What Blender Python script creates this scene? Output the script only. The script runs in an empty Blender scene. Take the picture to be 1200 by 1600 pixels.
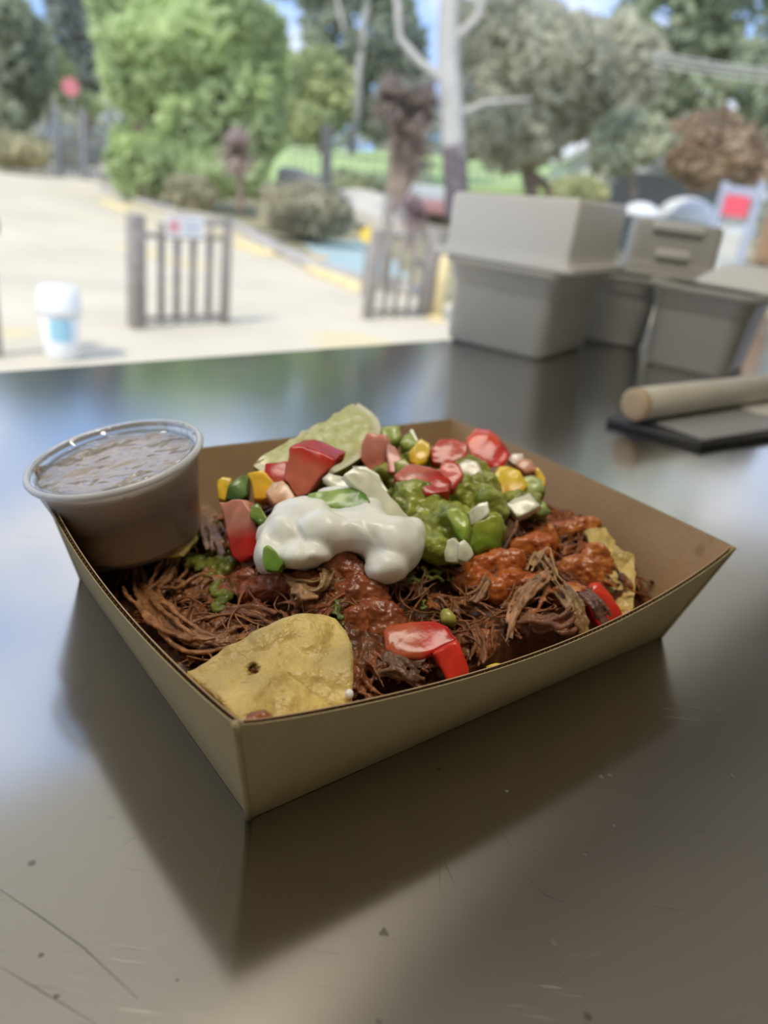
import bpy, bmesh, math, random
from math import radians as R, sin, cos, pi, sqrt
from mathutils import Vector as V, Matrix, noise
random.seed(7)
S = bpy.context.scene
COL = S.collection

# ------------------------------------------------------------------ camera
# counter surface is z = 0, the camera stands 13.4 cm above it at the origin, the outdoor ground is 1.65 m lower
CH = 0.134
PITCH, ROLL, FPX = R(23.7), R(7.46), 1178.0
W_ = V((0, cos(PITCH), -sin(PITCH)))
U0 = V((0, sin(PITCH), cos(PITCH)))
X0 = V((1, 0, 0))
RT = X0 * cos(ROLL) + U0 * sin(ROLL)
UP = -X0 * sin(ROLL) + U0 * cos(ROLL)
cd = bpy.data.cameras.new('camera')
cam = bpy.data.objects.new('camera', cd)
COL.objects.link(cam)
S.camera = cam
cam.matrix_world = Matrix(((RT.x, UP.x, -W_.x, 0), (RT.y, UP.y, -W_.y, 0), (RT.z, UP.z, -W_.z, CH), (0, 0, 0, 1)))
cd.sensor_fit = 'VERTICAL'
cd.sensor_height = 35.3
cd.lens = 35.3 * FPX / 1600
cd.clip_start = 0.01
cd.clip_end = 600
cd.dof.use_dof = True
cd.dof.focus_distance = 0.187
cd.dof.aperture_fstop = cd.lens / 2.7

# ------------------------------------------------------------------ sky, sun, exposure
wd = bpy.data.worlds.new('sky')
S.world = wd
wd.use_nodes = True
nt = wd.node_tree
nt.nodes.clear()
wo = nt.nodes.new('ShaderNodeOutputWorld')
bg = nt.nodes.new('ShaderNodeBackground')
tc = nt.nodes.new('ShaderNodeTexCoord')
nz = nt.nodes.new('ShaderNodeTexNoise')
nz.inputs['Scale'].default_value = 2.6
nz.inputs['Detail'].default_value = 5
nz.inputs['Roughness'].default_value = 0.55
mp = nt.nodes.new('ShaderNodeMapping')
mp.inputs['Location'].default_value = (0.35, 0.1, 0.0)
mp.inputs['Scale'].default_value = (1, 1, 1.9)
cr = nt.nodes.new('ShaderNodeValToRGB')
cr.color_ramp.elements[0].position = 0.47
cr.color_ramp.elements[0].color = (0.34, 0.54, 0.95, 1)
cr.color_ramp.elements[1].position = 0.60
cr.color_ramp.elements[1].color = (1.0, 1.0, 1.0, 1)
nt.links.new(tc.outputs['Generated'], mp.inputs['Vector'])
nt.links.new(mp.outputs['Vector'], nz.inputs['Vector'])
nt.links.new(nz.outputs['Fac'], cr.inputs['Fac'])
nt.links.new(cr.outputs['Color'], bg.inputs['Color'])
bg.inputs['Strength'].default_value = 1.05
nt.links.new(bg.outputs['Background'], wo.inputs['Surface'])

sd = bpy.data.lights.new('sun', 'SUN')
sd.energy = 2.5
sd.angle = R(1.0)
sd.color = (1.0, 0.93, 0.80)
sun = bpy.data.objects.new('sun', sd)
COL.objects.link(sun)
sun.rotation_euler = V((0.45, 0.75, -1.05)).to_track_quat('-Z', 'Y').to_euler()

S.view_settings.view_transform = 'Standard'
S.view_settings.look = 'None'
S.view_settings.gamma = 1
S.view_settings.use_curve_mapping = False
S.view_settings.exposure = 0.38
S.cycles.use_denoising = True
S.cycles.max_bounces = 8
S.cycles.diffuse_bounces = 4
S.cycles.sample_clamp_indirect = 6

# ------------------------------------------------------------------ geometry of the picture, turned into places
ORG = V((0, 0, CH))
def ray(px, py): return W_ + RT * ((px - 600) / FPX) + UP * ((800 - py) / FPX)
def atz(px, py, z):
    d = ray(px, py)
    return ORG + d * ((z - CH) / d.z)
def aty(px, py, y):
    d = ray(px, py)
    return ORG + d * (y / d.y)
def depth(p): return (V(p) - ORG).dot(W_)
TC = V((-0.0209, 0.1256, 0))           # front bottom corner of the tray
TA = V((cos(R(40.13)), sin(R(40.13)), 0))
TB = V((-TA.y, TA.x, 0))
def loc(s, t, z=0): return TC + TA * (s / 1000) + TB * (t / 1000) + V((0, 0, z / 1000))
def tl(p):
    q = V(p) - TC
    return q.dot(TA) * 1000, q.dot(TB) * 1000
WT = V((cos(R(46.4)), sin(R(46.4)), 0))  # along the far counter edge
WN = V((-WT.y, WT.x, 0))                 # out of the serving hatch
WA = V((0.033, 0.733, 0))
GZ = -1.65

# ------------------------------------------------------------------ materials
MATS = {}
def mat(name, col=(0.5, 0.5, 0.5), rough=0.5, metal=0.0, spec=0.5, sss=0.0, sssr=(1, .3, .1), noise_amt=0.0, nscale=20.0, bump=0.0, bscale=60.0,
        attr=False, trans=0.0, alpha=1.0, emit=None, dirt=None, coat=0.0, ior=1.45):
    if name in MATS: return MATS[name]
    m = bpy.data.materials.new(name)
    m.use_nodes = True
    n = m.node_tree
    b = n.nodes['Principled BSDF']
    b.inputs['Roughness'].default_value = rough
    b.inputs['Metallic'].default_value = metal
    b.inputs['IOR'].default_value = ior
    b.inputs['Specular IOR Level'].default_value = spec
    b.inputs['Transmission Weight'].default_value = trans
    b.inputs['Alpha'].default_value = alpha
    b.inputs['Coat Weight'].default_value = coat
    b.inputs['Coat Roughness'].default_value = 0.08
    if sss:
        b.inputs['Subsurface Weight'].default_value = sss
        b.inputs['Subsurface Radius'].default_value = sssr
        b.inputs['Subsurface Scale'].default_value = 0.004
    src = None
    if attr:
        a = n.nodes.new('ShaderNodeAttribute'); a.attribute_name = 'Col'
        src = a.outputs['Color']
    else:
        c = n.nodes.new('ShaderNodeRGB'); c.outputs[0].default_value = (*col, 1)
        src = c.outputs[0]
    tcn = n.nodes.new('ShaderNodeTexCoord')
    if noise_amt:
        x = n.nodes.new('ShaderNodeTexNoise'); x.inputs['Scale'].default_value = nscale; x.inputs['Detail'].default_value = 6
        n.links.new(tcn.outputs['Object'], x.inputs['Vector'])
        mr = n.nodes.new('ShaderNodeMapRange')
        mr.inputs['From Min'].default_value = 0.3; mr.inputs['From Max'].default_value = 0.7
        mr.inputs['To Min'].default_value = 1 - noise_amt; mr.inputs['To Max'].default_value = 1 + noise_amt
        n.links.new(x.outputs['Fac'], mr.inputs['Value'])
        mx = n.nodes.new('ShaderNodeVectorMath'); mx.operation = 'SCALE'
        n.links.new(src, mx.inputs[0]); n.links.new(mr.outputs[0], mx.inputs['Scale'])
        src = mx.outputs[0]
    if dirt:   # (colour, scale, threshold) spots
        v = n.nodes.new('ShaderNodeTexNoise'); v.inputs['Scale'].default_value = dirt[1]; v.inputs['Detail'].default_value = 3
        n.links.new(tcn.outputs['Object'], v.inputs['Vector'])
        rr = n.nodes.new('ShaderNodeMapRange'); rr.inputs['From Min'].default_value = dirt[2]; rr.inputs['From Max'].default_value = dirt[2] + 0.05
        n.links.new(v.outputs['Fac'], rr.inputs['Value'])
        mm = n.nodes.new('ShaderNodeMixRGB'); mm.inputs['Color2'].default_value = (*dirt[0], 1)
        n.links.new(rr.outputs[0], mm.inputs['Fac']); n.links.new(src, mm.inputs['Color1'])
        src = mm.outputs[0]
    n.links.new(src, b.inputs['Base Color'])
    if bump:
        x = n.nodes.new('ShaderNodeTexNoise'); x.inputs['Scale'].default_value = bscale; x.inputs['Detail'].default_value = 4
        n.links.new(tcn.outputs['Object'], x.inputs['Vector'])
        bp = n.nodes.new('ShaderNodeBump'); bp.inputs['Strength'].default_value = bump; bp.inputs['Distance'].default_value = 0.6 / bscale
        n.links.new(x.outputs['Fac'], bp.inputs['Height']); n.links.new(bp.outputs['Normal'], b.inputs['Normal'])
    if emit:
        b.inputs['Emission Color'].default_value = (*emit[0], 1); b.inputs['Emission Strength'].default_value = emit[1]
    MATS[name] = m
    return m

def leaf_mat(name):
    if name in MATS: return MATS[name]
    m = bpy.data.materials.new(name); m.use_nodes = True
    n = m.node_tree; n.nodes.clear()
    o = n.nodes.new('ShaderNodeOutputMaterial'); a = n.nodes.new('ShaderNodeAttribute'); a.attribute_name = 'Col'
    d = n.nodes.new('ShaderNodeBsdfDiffuse'); t = n.nodes.new('ShaderNodeBsdfTranslucent'); mx = n.nodes.new('ShaderNodeMixShader')
    mx.inputs[0].default_value = 0.4
    n.links.new(a.outputs['Color'], d.inputs['Color']); n.links.new(a.outputs['Color'], t.inputs['Color'])
    n.links.new(d.outputs[0], mx.inputs[1]); n.links.new(t.outputs[0], mx.inputs[2]); n.links.new(mx.outputs[0], o.inputs['Surface'])
    MATS[name] = m
    return m

def film_mat(name, cloud, col, rough, bump, bscale, ior=1.55):
    """thin clear plastic: lets light straight through, mirrors by Fresnel, with a little cloudiness"""
    m = bpy.data.materials.new(name); m.use_nodes = True
    n = m.node_tree; n.nodes.clear()
    o = n.nodes.new('ShaderNodeOutputMaterial'); t = n.nodes.new('ShaderNodeBsdfTransparent'); g = n.nodes.new('ShaderNodeBsdfGlossy'); d = n.nodes.new('ShaderNodeBsdfDiffuse')
    t.inputs['Color'].default_value = (.97, .97, .97, 1); g.inputs['Roughness'].default_value = rough; d.inputs['Color'].default_value = (*col, 1)
    fr = n.nodes.new('ShaderNodeFresnel'); fr.inputs['IOR'].default_value = ior
    tcn = n.nodes.new('ShaderNodeTexCoord'); x = n.nodes.new('ShaderNodeTexNoise'); x.inputs['Scale'].default_value = bscale; x.inputs['Detail'].default_value = 3
    bp = n.nodes.new('ShaderNodeBump'); bp.inputs['Strength'].default_value = bump; bp.inputs['Distance'].default_value = .4 / bscale
    n.links.new(tcn.outputs['Object'], x.inputs['Vector']); n.links.new(x.outputs['Fac'], bp.inputs['Height'])
    n.links.new(bp.outputs[0], g.inputs['Normal']); n.links.new(bp.outputs[0], fr.inputs['Normal'])
    m1 = n.nodes.new('ShaderNodeMixShader'); m1.inputs[0].default_value = cloud; n.links.new(t.outputs[0], m1.inputs[1]); n.links.new(d.outputs[0], m1.inputs[2])
    ge = n.nodes.new('ShaderNodeNewGeometry'); iv = n.nodes.new('ShaderNodeMath'); iv.operation = 'MULTIPLY_ADD'; iv.inputs[1].default_value = -1; iv.inputs[2].default_value = 1
    n.links.new(ge.outputs['Backfacing'], iv.inputs[0]); mu = n.nodes.new('ShaderNodeMath'); mu.operation = 'MULTIPLY'
    n.links.new(iv.outputs[0], mu.inputs[0]); n.links.new(fr.outputs[0], mu.inputs[1])
    m2 = n.nodes.new('ShaderNodeMixShader'); n.links.new(mu.outputs[0], m2.inputs[0]); n.links.new(m1.outputs[0], m2.inputs[1]); n.links.new(g.outputs[0], m2.inputs[2])
    n.links.new(m2.outputs[0], o.inputs['Surface']); return m

def steel_mat():
    m = bpy.data.materials.new('satin_steel'); m.use_nodes = True
    n = m.node_tree; b = n.nodes['Principled BSDF']
    b.inputs['Metallic'].default_value = 1.0
    tcn = n.nodes.new('ShaderNodeTexCoord')
    def nz(scale, detail, vec=None, rough=.5):
        x = n.nodes.new('ShaderNodeTexNoise'); x.inputs['Scale'].default_value = scale; x.inputs['Detail'].default_value = detail
        x.inputs['Roughness'].default_value = rough
        n.links.new(vec or tcn.outputs['Object'], x.inputs['Vector']); return x.outputs['Fac']
    def rng(src, a, b_, c, d):
        r = n.nodes.new('ShaderNodeMapRange')
        for k, v in zip(('From Min', 'From Max', 'To Min', 'To Max'), (a, b_, c, d)): r.inputs[k].default_value = v
        n.links.new(src, r.inputs['Value']); return r.outputs[0]
    def math_(op, a, b_):
        r = n.nodes.new('ShaderNodeMath'); r.operation = op
        n.links.new(a, r.inputs[0])
        if isinstance(b_, float): r.inputs[1].default_value = b_
        else: n.links.new(b_, r.inputs[1])
        return r.outputs[0]
    # smudges change the gloss
    n.links.new(rng(nz(9, 6), 0.3, 0.7, 0.145, 0.20), b.inputs['Roughness'])
    # dark spots of old dirt, a few millimetres across
    vo = n.nodes.new('ShaderNodeTexVoronoi'); vo.inputs['Scale'].default_value = 26
    n.links.new(tcn.outputs['Object'], vo.inputs['Vector'])
    spot = rng(vo.outputs['Distance'], 0.015, 0.03, 1.0, 0.0)
    sep = n.nodes.new('ShaderNodeSeparateColor'); n.links.new(vo.outputs['Color'], sep.inputs[0])
    spot = math_('MULTIPLY', spot, rng(sep.outputs[0], 0.55, 0.6, 0.0, 0.6))
    # fine scratches in three directions: thin bands of stretched noise
    tot = None
    for ang, sc in ((62, 1), (95, 1.4), (128, .8)):
        mp_ = n.nodes.new('ShaderNodeMapping'); mp_.inputs['Rotation'].default_value = (0, 0, R(ang)); mp_.inputs['Scale'].default_value = (45 * sc, 2600 * sc, 1)
        n.links.new(tcn.outputs['Object'], mp_.inputs['Vector'])
        x = rng(nz(1, 1, mp_.outputs[0]), 0.74, 0.80, 0.0, 1.0)
        tot = x if tot is None else math_('MAXIMUM', tot, x)
    c1 = n.nodes.new('ShaderNodeMixRGB'); c1.inputs['Color1'].default_value = (0.57, 0.555, 0.535, 1); c1.inputs['Color2'].default_value = (0.10, 0.09, 0.075, 1)
    n.links.new(spot, c1.inputs['Fac'])
    c2 = n.nodes.new('ShaderNodeMixRGB'); c2.inputs['Color2'].default_value = (0.36, 0.34, 0.31, 1)
    n.links.new(math_('MULTIPLY', math_('MULTIPLY', tot, rng(nz(11, 2), 0.42, 0.6, 0.0, 1.0)), 0.9), c2.inputs['Fac']); n.links.new(c1.outputs[0], c2.inputs['Color1'])
    n.links.new(c2.outputs[0], b.inputs['Base Color'])
    bp = n.nodes.new('ShaderNodeBump'); bp.inputs['Strength'].default_value = 0.25; bp.inputs['Distance'].default_value = 0.0004
    n.links.new(math_('ADD', math_('MULTIPLY', tot, -0.08), nz(14, 2)), bp.inputs['Height'])
    n.links.new(bp.outputs[0], b.inputs['Normal'])
    return m
STEEL = steel_mat()

# ------------------------------------------------------------------ helpers
def mesh(name, vs, fs, cols=None, smooth=False):
    me = bpy.data.meshes.new(name)
    me.from_pydata([tuple(v) for v in vs], [], fs)
    me.validate()
    if cols is not None:
        ca = me.color_attributes.new('Col', 'FLOAT_COLOR', 'POINT')
        buf = []
        for c in cols: buf += [c[0], c[1], c[2], 1]
        if len(buf) == 4 * len(me.vertices): ca.data.foreach_set('color', buf)
    if smooth: me.polygons.foreach_set('use_smooth', [True] * len(me.polygons))
    me.update()
    return me
def root_of(o):
    while o.parent: o = o.parent
    return o
def obj(name, vs, fs, m, parent=None, cols=None, smooth=False, base=None):
    """vs in world coordinates; a child is stored relative to its thing"""
    vs = [V(v) for v in vs]
    if parent is not None: L = root_of(parent).location.copy()
    elif base is not None: L = V(base)
    else:
        zs = min(v.z for v in vs)
        L = V((sum(v.x for v in vs) / len(vs), sum(v.y for v in vs) / len(vs), zs))
    me = mesh(name, [v - L for v in vs], fs, cols, smooth)
    if m: me.materials.append(m)
    o = bpy.data.objects.new(name, me)
    COL.objects.link(o)
    if parent is not None: o.parent = parent
    else: o.location = L
    return o
def tag(o, label=None, cat=None, group=None, kind=None):
    if label: o['label'] = label
    if cat: o['category'] = cat
    if group: o['group'] = group
    if kind: o['kind'] = kind
    return o
def thing(name, base, label, cat, group=None):
    o = bpy.data.objects.new(name, None)
    o.empty_display_size = 0.02
    COL.objects.link(o); o.location = base
    return tag(o, label, cat, group)
def struct(o): o['kind'] = 'structure'; return o

class MB:
    def __init__(s): s.v = []; s.f = []; s.c = []
    def add(s, vs, fs, col=None):
        k = len(s.v); s.v += [V(v) for v in vs]; s.f += [tuple(i + k for i in f) for f in fs]; s.c += [col or (1, 1, 1)] * len(vs)
    def box(s, c, a, b, h, z0=0.0, tap=1.0):
        """c centre of the base, a and b half-axes, h height vector length along z"""
        c = V(c); a = V(a); b = V(b)
        vs = [c + a * i + b * j + V((0, 0, z0)) for i, j in ((-1, -1), (1, -1), (1, 1), (-1, 1))]
        vs += [c + a * i * tap + b * j * tap + V((0, 0, z0 + h)) for i, j in ((-1, -1), (1, -1), (1, 1), (-1, 1))]
        s.add(vs, [(3, 2, 1, 0), (4, 5, 6, 7), (0, 1, 5, 4), (1, 2, 6, 5), (2, 3, 7, 6), (3, 0, 4, 7)])
    def tube(s, pts, rad, n=6, col=None, flat=1.0, cap=True):
        pts = [V(p) for p in pts]
        rs = rad if isinstance(rad, (list, tuple)) else [rad] * len(pts)
        k0 = len(s.v); prev = None
        for i, p in enumerate(pts):
            d = (pts[min(i + 1, len(pts) - 1)] - pts[max(i - 1, 0)])
            if d.length < 1e-9: d = V((0, 0, 1))
            d.normalize()
            if prev is None:
                prev = d.cross(V((0, 0, 1)))
                if prev.length < 1e-3: prev = V((1, 0, 0))
            x = (prev - d * prev.dot(d)); x = x.normalized() if x.length > 1e-6 else d.orthogonal().normalized()
            prev = x; y = d.cross(x)
            for j in range(n):
                a = 2 * pi * j / n
                s.v.append(p + x * (cos(a) * rs[i]) + y * (sin(a) * rs[i] * flat)); s.c.append(col or (1, 1, 1))
        for i in range(len(pts) - 1):
            for j in range(n):
                a = k0 + i * n + j; b = k0 + i * n + (j + 1) % n
                s.f.append((a, b, b + n, a + n))
        if cap:
            s.f.append(tuple(k0 + j for j in reversed(range(n)))); e = k0 + (len(pts) - 1) * n
            s.f.append(tuple(e + j for j in range(n)))
    def lathe(s, prof, base, n=32, axis=V((0, 0, 1)), col=None):
        axis = V(axis).normalized(); x = axis.orthogonal().normalized(); y = axis.cross(x); base = V(base)
        k0 = len(s.v)
        for r, h in prof:
            for j in range(n):
                a = 2 * pi * j / n
                s.v.append(base + axis * h + (x * cos(a) + y * sin(a)) * r); s.c.append(col or (1, 1, 1))
        for i in range(len(prof) - 1):
            for j in range(n):
                a = k0 + i * n + j; b = k0 + i * n + (j + 1) % n
                s.f.append((a, b, b + n, a + n))
    def build(s, name, m, parent=None, smooth=False, cols=False, base=None):
        return obj(name, s.v, s.f, m, parent, s.c if cols else None, smooth, base)

def evaluated(o):
    dg = bpy.context.evaluated_depsgraph_get()
    me = bpy.data.meshes.new_from_object(o.evaluated_get(dg))
    old = o.data; nm = old.name
    o.modifiers.clear(); o.data = me
    bpy.data.meshes.remove(old); me.name = nm
    return o
def bevel(o, w, seg=2, ang=30):
    b = o.modifiers.new('b', 'BEVEL'); b.width = w; b.segments = seg; b.limit_method = 'ANGLE'; b.angle_limit = R(ang)
    o.data.polygons.foreach_set('use_smooth', [True] * len(o.data.polygons))
    return evaluated(o)

# ------------------------------------------------------------------ setting: serving hatch of the food truck
far = 1.5
def wp(a, b, z=0): return WA + WT * a + WN * b + V((0, 0, z))   # along the edge, outwards, up
mb = MB(); mb.box(wp(0.1, -0.42), WT * 2.4, WN * 0.42, 0.03, -0.03)
o = tag(bevel(mb.build('steel_counter', STEEL), 0.004, 3), 'satin stainless steel serving counter, scratched and spotted', 'counter'); o['kind'] = 'structure'
PANEL = mat('painted_panel', (0.80, 0.76, 0.69), 0.5, noise_amt=.05, nscale=3)
DARK = mat('dark_panel', (0.34, 0.31, 0.27), 0.6, noise_amt=.05, nscale=3)
CTR = bpy.data.objects['steel_counter']
SCR_D = mat('scratch_dark', (.10, .09, .08), .5, .6); SCR_L = mat('scratch_light', (.75, .74, .72), .25, 1.0); STAIN = mat('dried_speck', (.13, .115, .09), .6)
for pts, w, m in (([(684, 1318), (686, 1350), (688, 1390)], .9, SCR_D), ([(690, 1328), (697, 1352), (710, 1382)], .7, SCR_D), ([(741, 1248), (756, 1268), (774, 1288)], .9, SCR_D), ([(780, 1296), (800, 1322)], .5, SCR_D),
        ([(430, 1324), (490, 1324.5), (552, 1324)], .7, SCR_L), ([(236, 1342), (262, 1312), (286, 1276)], .5, SCR_L), ([(315, 1374), (332, 1394)], .8, SCR_L), ([(330, 1400), (342, 1360), (352, 1318)], .5, SCR_L),
        ([(92, 1404), (150, 1356), (214, 1304)], .5, SCR_L), ([(826, 1372), (850, 1398), (884, 1410)], .5, SCR_D), ([(0, 1390), (60, 1430), (130, 1480), (215, 1560)], 1.2, SCR_D), ([(0, 1510), (70, 1552), (150, 1600)], 1.0, SCR_D),
        ([(512, 1410), (518, 1375)], .5, SCR_D), ([(192, 1310), (232, 1312)], .5, SCR_L), ([(1118, 1130), (1135, 1165)], .9, SCR_L)):
    P = [atz(a, b, .00003) for a, b in pts]; vs = []; fs = []
    for i, p in enumerate(P):
        d = (P[min(i + 1, len(P) - 1)] - P[max(i - 1, 0)]).normalized(); s_ = V((-d.y, d.x, 0)) * w * .00009 * (.35 if i in (0, len(P) - 1) else 1)
        vs += [p - s_, p + s_]
        if i: k0 = 2 * i; fs.append((k0 - 2, k0, k0 + 1, k0 - 1))
    obj('scratch', vs, fs, m, CTR)
for px, py, r_ in ((600, 1457, 7), (865, 1472, 6), (940, 1214, 4), (953, 1211, 3.5), (748, 1416, 2.6), (64, 1492, 4), (88, 1557, 4.5), (1145, 1212, 4), (882, 1522, 3.5), (592, 1597, 5), (836, 1324, 3.5), (277, 1531, 2.5), (915, 1335, 2.5), (960, 1290, 2.5), (792, 1236, 3), (685, 1202, 3)):
    c = atz(px, py, .00002); k = depth(c) / FPX * r_; vs = [c + V((0, 0, .00008))]; fs = []
    for i in range(12):
        a = 2 * pi * i / 12; q = k * (1 + .3 * sin(a * 3 + px)); vs.append(c + V((cos(a) * q, sin(a) * q, 0))); fs.append((0, 1 + i, 1 + (i + 1) % 12))
    obj('dried_speck', vs, fs, STAIN, CTR)
FRAME = mat('hatch_frame', (0.45, 0.45, 0.44), 0.4, metal=.6)
def shell(name, c, a, b, h, z0, m):
    mb = MB(); mb.box(c, a, b, h, z0); return struct(mb.build(name, m))
shell('wall_below_counter', wp(0.1, -0.012, -0.04), WT * 2.4, WN * 0.012, -1.3, 0, DARK)
shell('wall_above_hatch', wp(0.1, -0.02, 0), WT * 2.4, WN * 0.02, 0.42, 0.74, PANEL)
shell('ceiling', wp(0.1, -0.95, 0), WT * 2.4, WN * 0.95, 0.04, 1.12, PANEL)
shell('wall_back', wp(0.1, -1.92, 0), WT * 2.4, WN * 0.02, 2.1, -0.94, DARK)
shell('wall_side', wp(-1.65, -0.95, 0), WT * 0.02, WN * 0.95, 2.1, -0.94, PANEL)
shell('wall_end', wp(2.5, -0.95, 0), WT * 0.02, WN * 0.95, 2.1, -0.94, PANEL)
shell('floor', wp(0.1, -0.95, 0), WT * 2.4, WN * 0.95, 0.04, -0.98, DARK)
shell('wall_hatch_side', wp(-1.52, -0.02, 0), WT * 0.15, WN * 0.02, 0.72, 0.02, PANEL)
AW = mat('hatch_lid_paint', (0.76, 0.74, 0.70), 0.5, noise_amt=.04, nscale=2)
vs = []
for z in (0.0, .025):
    vs += [wp(-1.35, 0.01, .75 + z), wp(1.9, 0.01, .75 + z), wp(1.9, 0.80, 1.0 + z), wp(-1.35, 0.80, 1.0 + z)]
struct(obj('door_hatch_lid', vs, [(3, 2, 1, 0), (4, 5, 6, 7), (0, 1, 5, 4), (1, 2, 6, 5), (2, 3, 7, 6), (3, 0, 4, 7)], AW))
ld = bpy.data.lights.new('overhead_fill', 'AREA'); ld.shape = 'RECTANGLE'; ld.size = 0.6; ld.size_y = 0.25; ld.energy = 4.8; ld.color = (1.0, .92, .78)  # added fill light that brightens the food from above, not an actual fitting
lo = bpy.data.objects.new('overhead_fill', ld); COL.objects.link(lo); lo.location = (-0.02, 0.16, 1.10)
pd = bpy.data.lights.new('hatch_portal', 'AREA'); pd.shape = 'RECTANGLE'; pd.size = 3.8; pd.size_y = 0.74; pd.cycles.is_portal = True
po = bpy.data.objects.new('hatch_portal', pd); COL.objects.link(po); po.location = wp(0.4, 0.0, 0.37)
po.matrix_world = Matrix(((-WT.x, 0, WN.x, po.location.x), (-WT.y, 0, WN.y, po.location.y), (0, 1, 0, po.location.z), (0, 0, 0, 1)))

# ------------------------------------------------------------------ tubs stacked on the counter
TUB = mat('grey_plastic', (0.43, 0.42, 0.385), .38, noise_amt=.03, nscale=8)
TUBW = mat('white_plastic_tub', (0.74, 0.73, 0.69), .4)
TUBC = mat('cloudy_plastic', (0.52, 0.52, 0.50), .25, trans=.35)
def rrect(hx, hy, r, n=6):
    out = []
    for cx, cy, a0 in ((hx - r, hy - r, 0), (-hx + r, hy - r, 90), (-hx + r, -hy + r, 180), (hx - r, -hy + r, 270)):
        for i in range(n + 1):
            a = R(a0 + 90 * i / n); out.append((cx + r * cos(a), cy + r * sin(a)))
    return out
def tub(name, corner, yaw, L, Wd, H, taper, m, label, group=None, inverted=False, handle=False, z=0.0, rimh=.006, cr=.016, stepped=True, lean=0.0):
    """open tub: corner = near bottom corner on the counter; L along yaw, Wd away"""
    a = V((cos(yaw), sin(yaw), 0)); b = V((-a.y, a.x, 0))
    c = V(corner) + a * (L / 2 ) + b * (Wd / 2) + V((0, 0, z))
    t = thing(name, c, label, 'tub', group)
    def ring(f, zz, grow): return [c + a * x + b * y + V((0, 0, (H - zz) * (1 + lean * x / L) if inverted else zz)) for x, y in rrect(L / 2 + grow, Wd / 2 + grow, max(.003, cr + grow * .5))]
    k_ = taper / H
    rings = [(0, 0), (.004, .0025), (H * .72, k_ * H * .72)]
    if stepped: rings += [(H * .74, k_ * H * .74 + .002)]
    rings += [(H - rimh, taper + (.002 if stepped else 0)), (H - rimh, taper + .008), (H - rimh * .2, taper + .0085), (H, taper + .007), (H, taper + .001), (H - .004, taper - .001), (.005, .0008)]
    vs = []; fs = []; n = len(ring(0, 0, 0))
    for zz, g in rings: vs += ring(0, zz, g)
    for i in range(len(rings) - 1):
        for j in range(n):
            q = (i * n + j, i * n + (j + 1) % n, (i + 1) * n + (j + 1) % n, (i + 1) * n + j)
            fs.append(q if not inverted else q[::-1])
    bot = tuple(range(n)); top = tuple((len(rings) - 1) * n + j for j in range(n))
    fs.append(bot[::-1] if not inverted else bot); fs.append(top if not inverted else top[::-1])
    nb = 5 if stepped else 4
    body = obj('tub_body', vs, fs, m, t); bevel(body, .0012, 2, 50)
    if handle:
        mb = MB()
        zc = H * .62
        for k2, (w2, zz) in enumerate(((.30, zc + .012), (.2, zc - .014))):
            yy = -Wd / 2 - taper * .5 - .002
            cc = c + b * yy; mb.box(cc, a * L * w2, b * .004, .009, (zz if not inverted else zz))
        bevel(mb.build('handle', TUBW, t), .002, 2)  # lighter plastic paints the highlight onto the grey tub's grips
    return t
YW = R(-30)
c1 = atz(842, 563, 0)
def back_along(c, yaw, L): return c - V((cos(yaw), sin(yaw), 0)) * L
T1 = tub('food_tub', back_along(c1, YW, .097), YW, .097, .120, .077, .004, TUB, 'grey tub standing mouth up under the tall white tub', 'stacked food tubs', cr=.011)
T2 = tub('food_tub', back_along(c1, YW, .110) + V((.001, -.001, 0)), YW, .116, .132, .057, .003, TUBW, 'tall off white tub turned upside down on the grey tub', 'stacked food tubs', True, z=.0775, cr=.003, stepped=False, lean=.12)
c2 = atz(1010, 556, 0)
T3 = tub('food_tub', back_along(c2, R(-14), .070) + V((.005, .036, 0)), R(-14), .068, .08, .072, .006, TUBC, 'cloudy scuffed tub in the gap between the two tub stacks', 'stacked food tubs')
T4 = tub('food_tub', back_along(c2, R(-12), .050) + V((.022, .045, 0)), R(-12), .084, .085, .056, .004, TUB, 'upside down grey tub with moulded grips behind the tall white tub', 'stacked food tubs', True, True, z=.0725, cr=.008)
c3 = atz(1122, 592, 0)
T5 = tub('food_tub', back_along(c3, YW, .070), YW, .074, .115, .078, .008, TUB, 'grey tub with a wide rim standing alone beside the white tube', 'stacked food tubs', cr=.013)
# white cover lying on the last tub
mb = MB(); a = V((cos(YW), sin(YW), 0)); b = V((-a.y, a.x, 0)); c = back_along(c3, YW, .070) + a * .066 + b * .068 + V((0, 0, .0785))
vs = []; fs = []
lv = [(0, .045, .062), (.003, .046, .063), (.017, .030, .044), (.020, .024, .038)]
for z, hx, hy in lv: vs += [c + a * x + b * y + V((0, 0, z)) for x, y in rrect(hx, hy, .02)]
n = len(rrect(1, 1, .1))
for i in range(3):
    for j in range(n): fs.append((i * n + j, i * n + (j + 1) % n, (i + 1) * n + (j + 1) % n, (i + 1) * n + j))
fs += [tuple(range(n))[::-1], tuple(3 * n + j for j in range(n))]
tag(bevel(obj('tub_cover', vs, fs, mat('white_card', (.78, .77, .72), .6)), .001, 2, 40), 'shallow white domed cover lying on the lone grey tub', 'lid')

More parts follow.
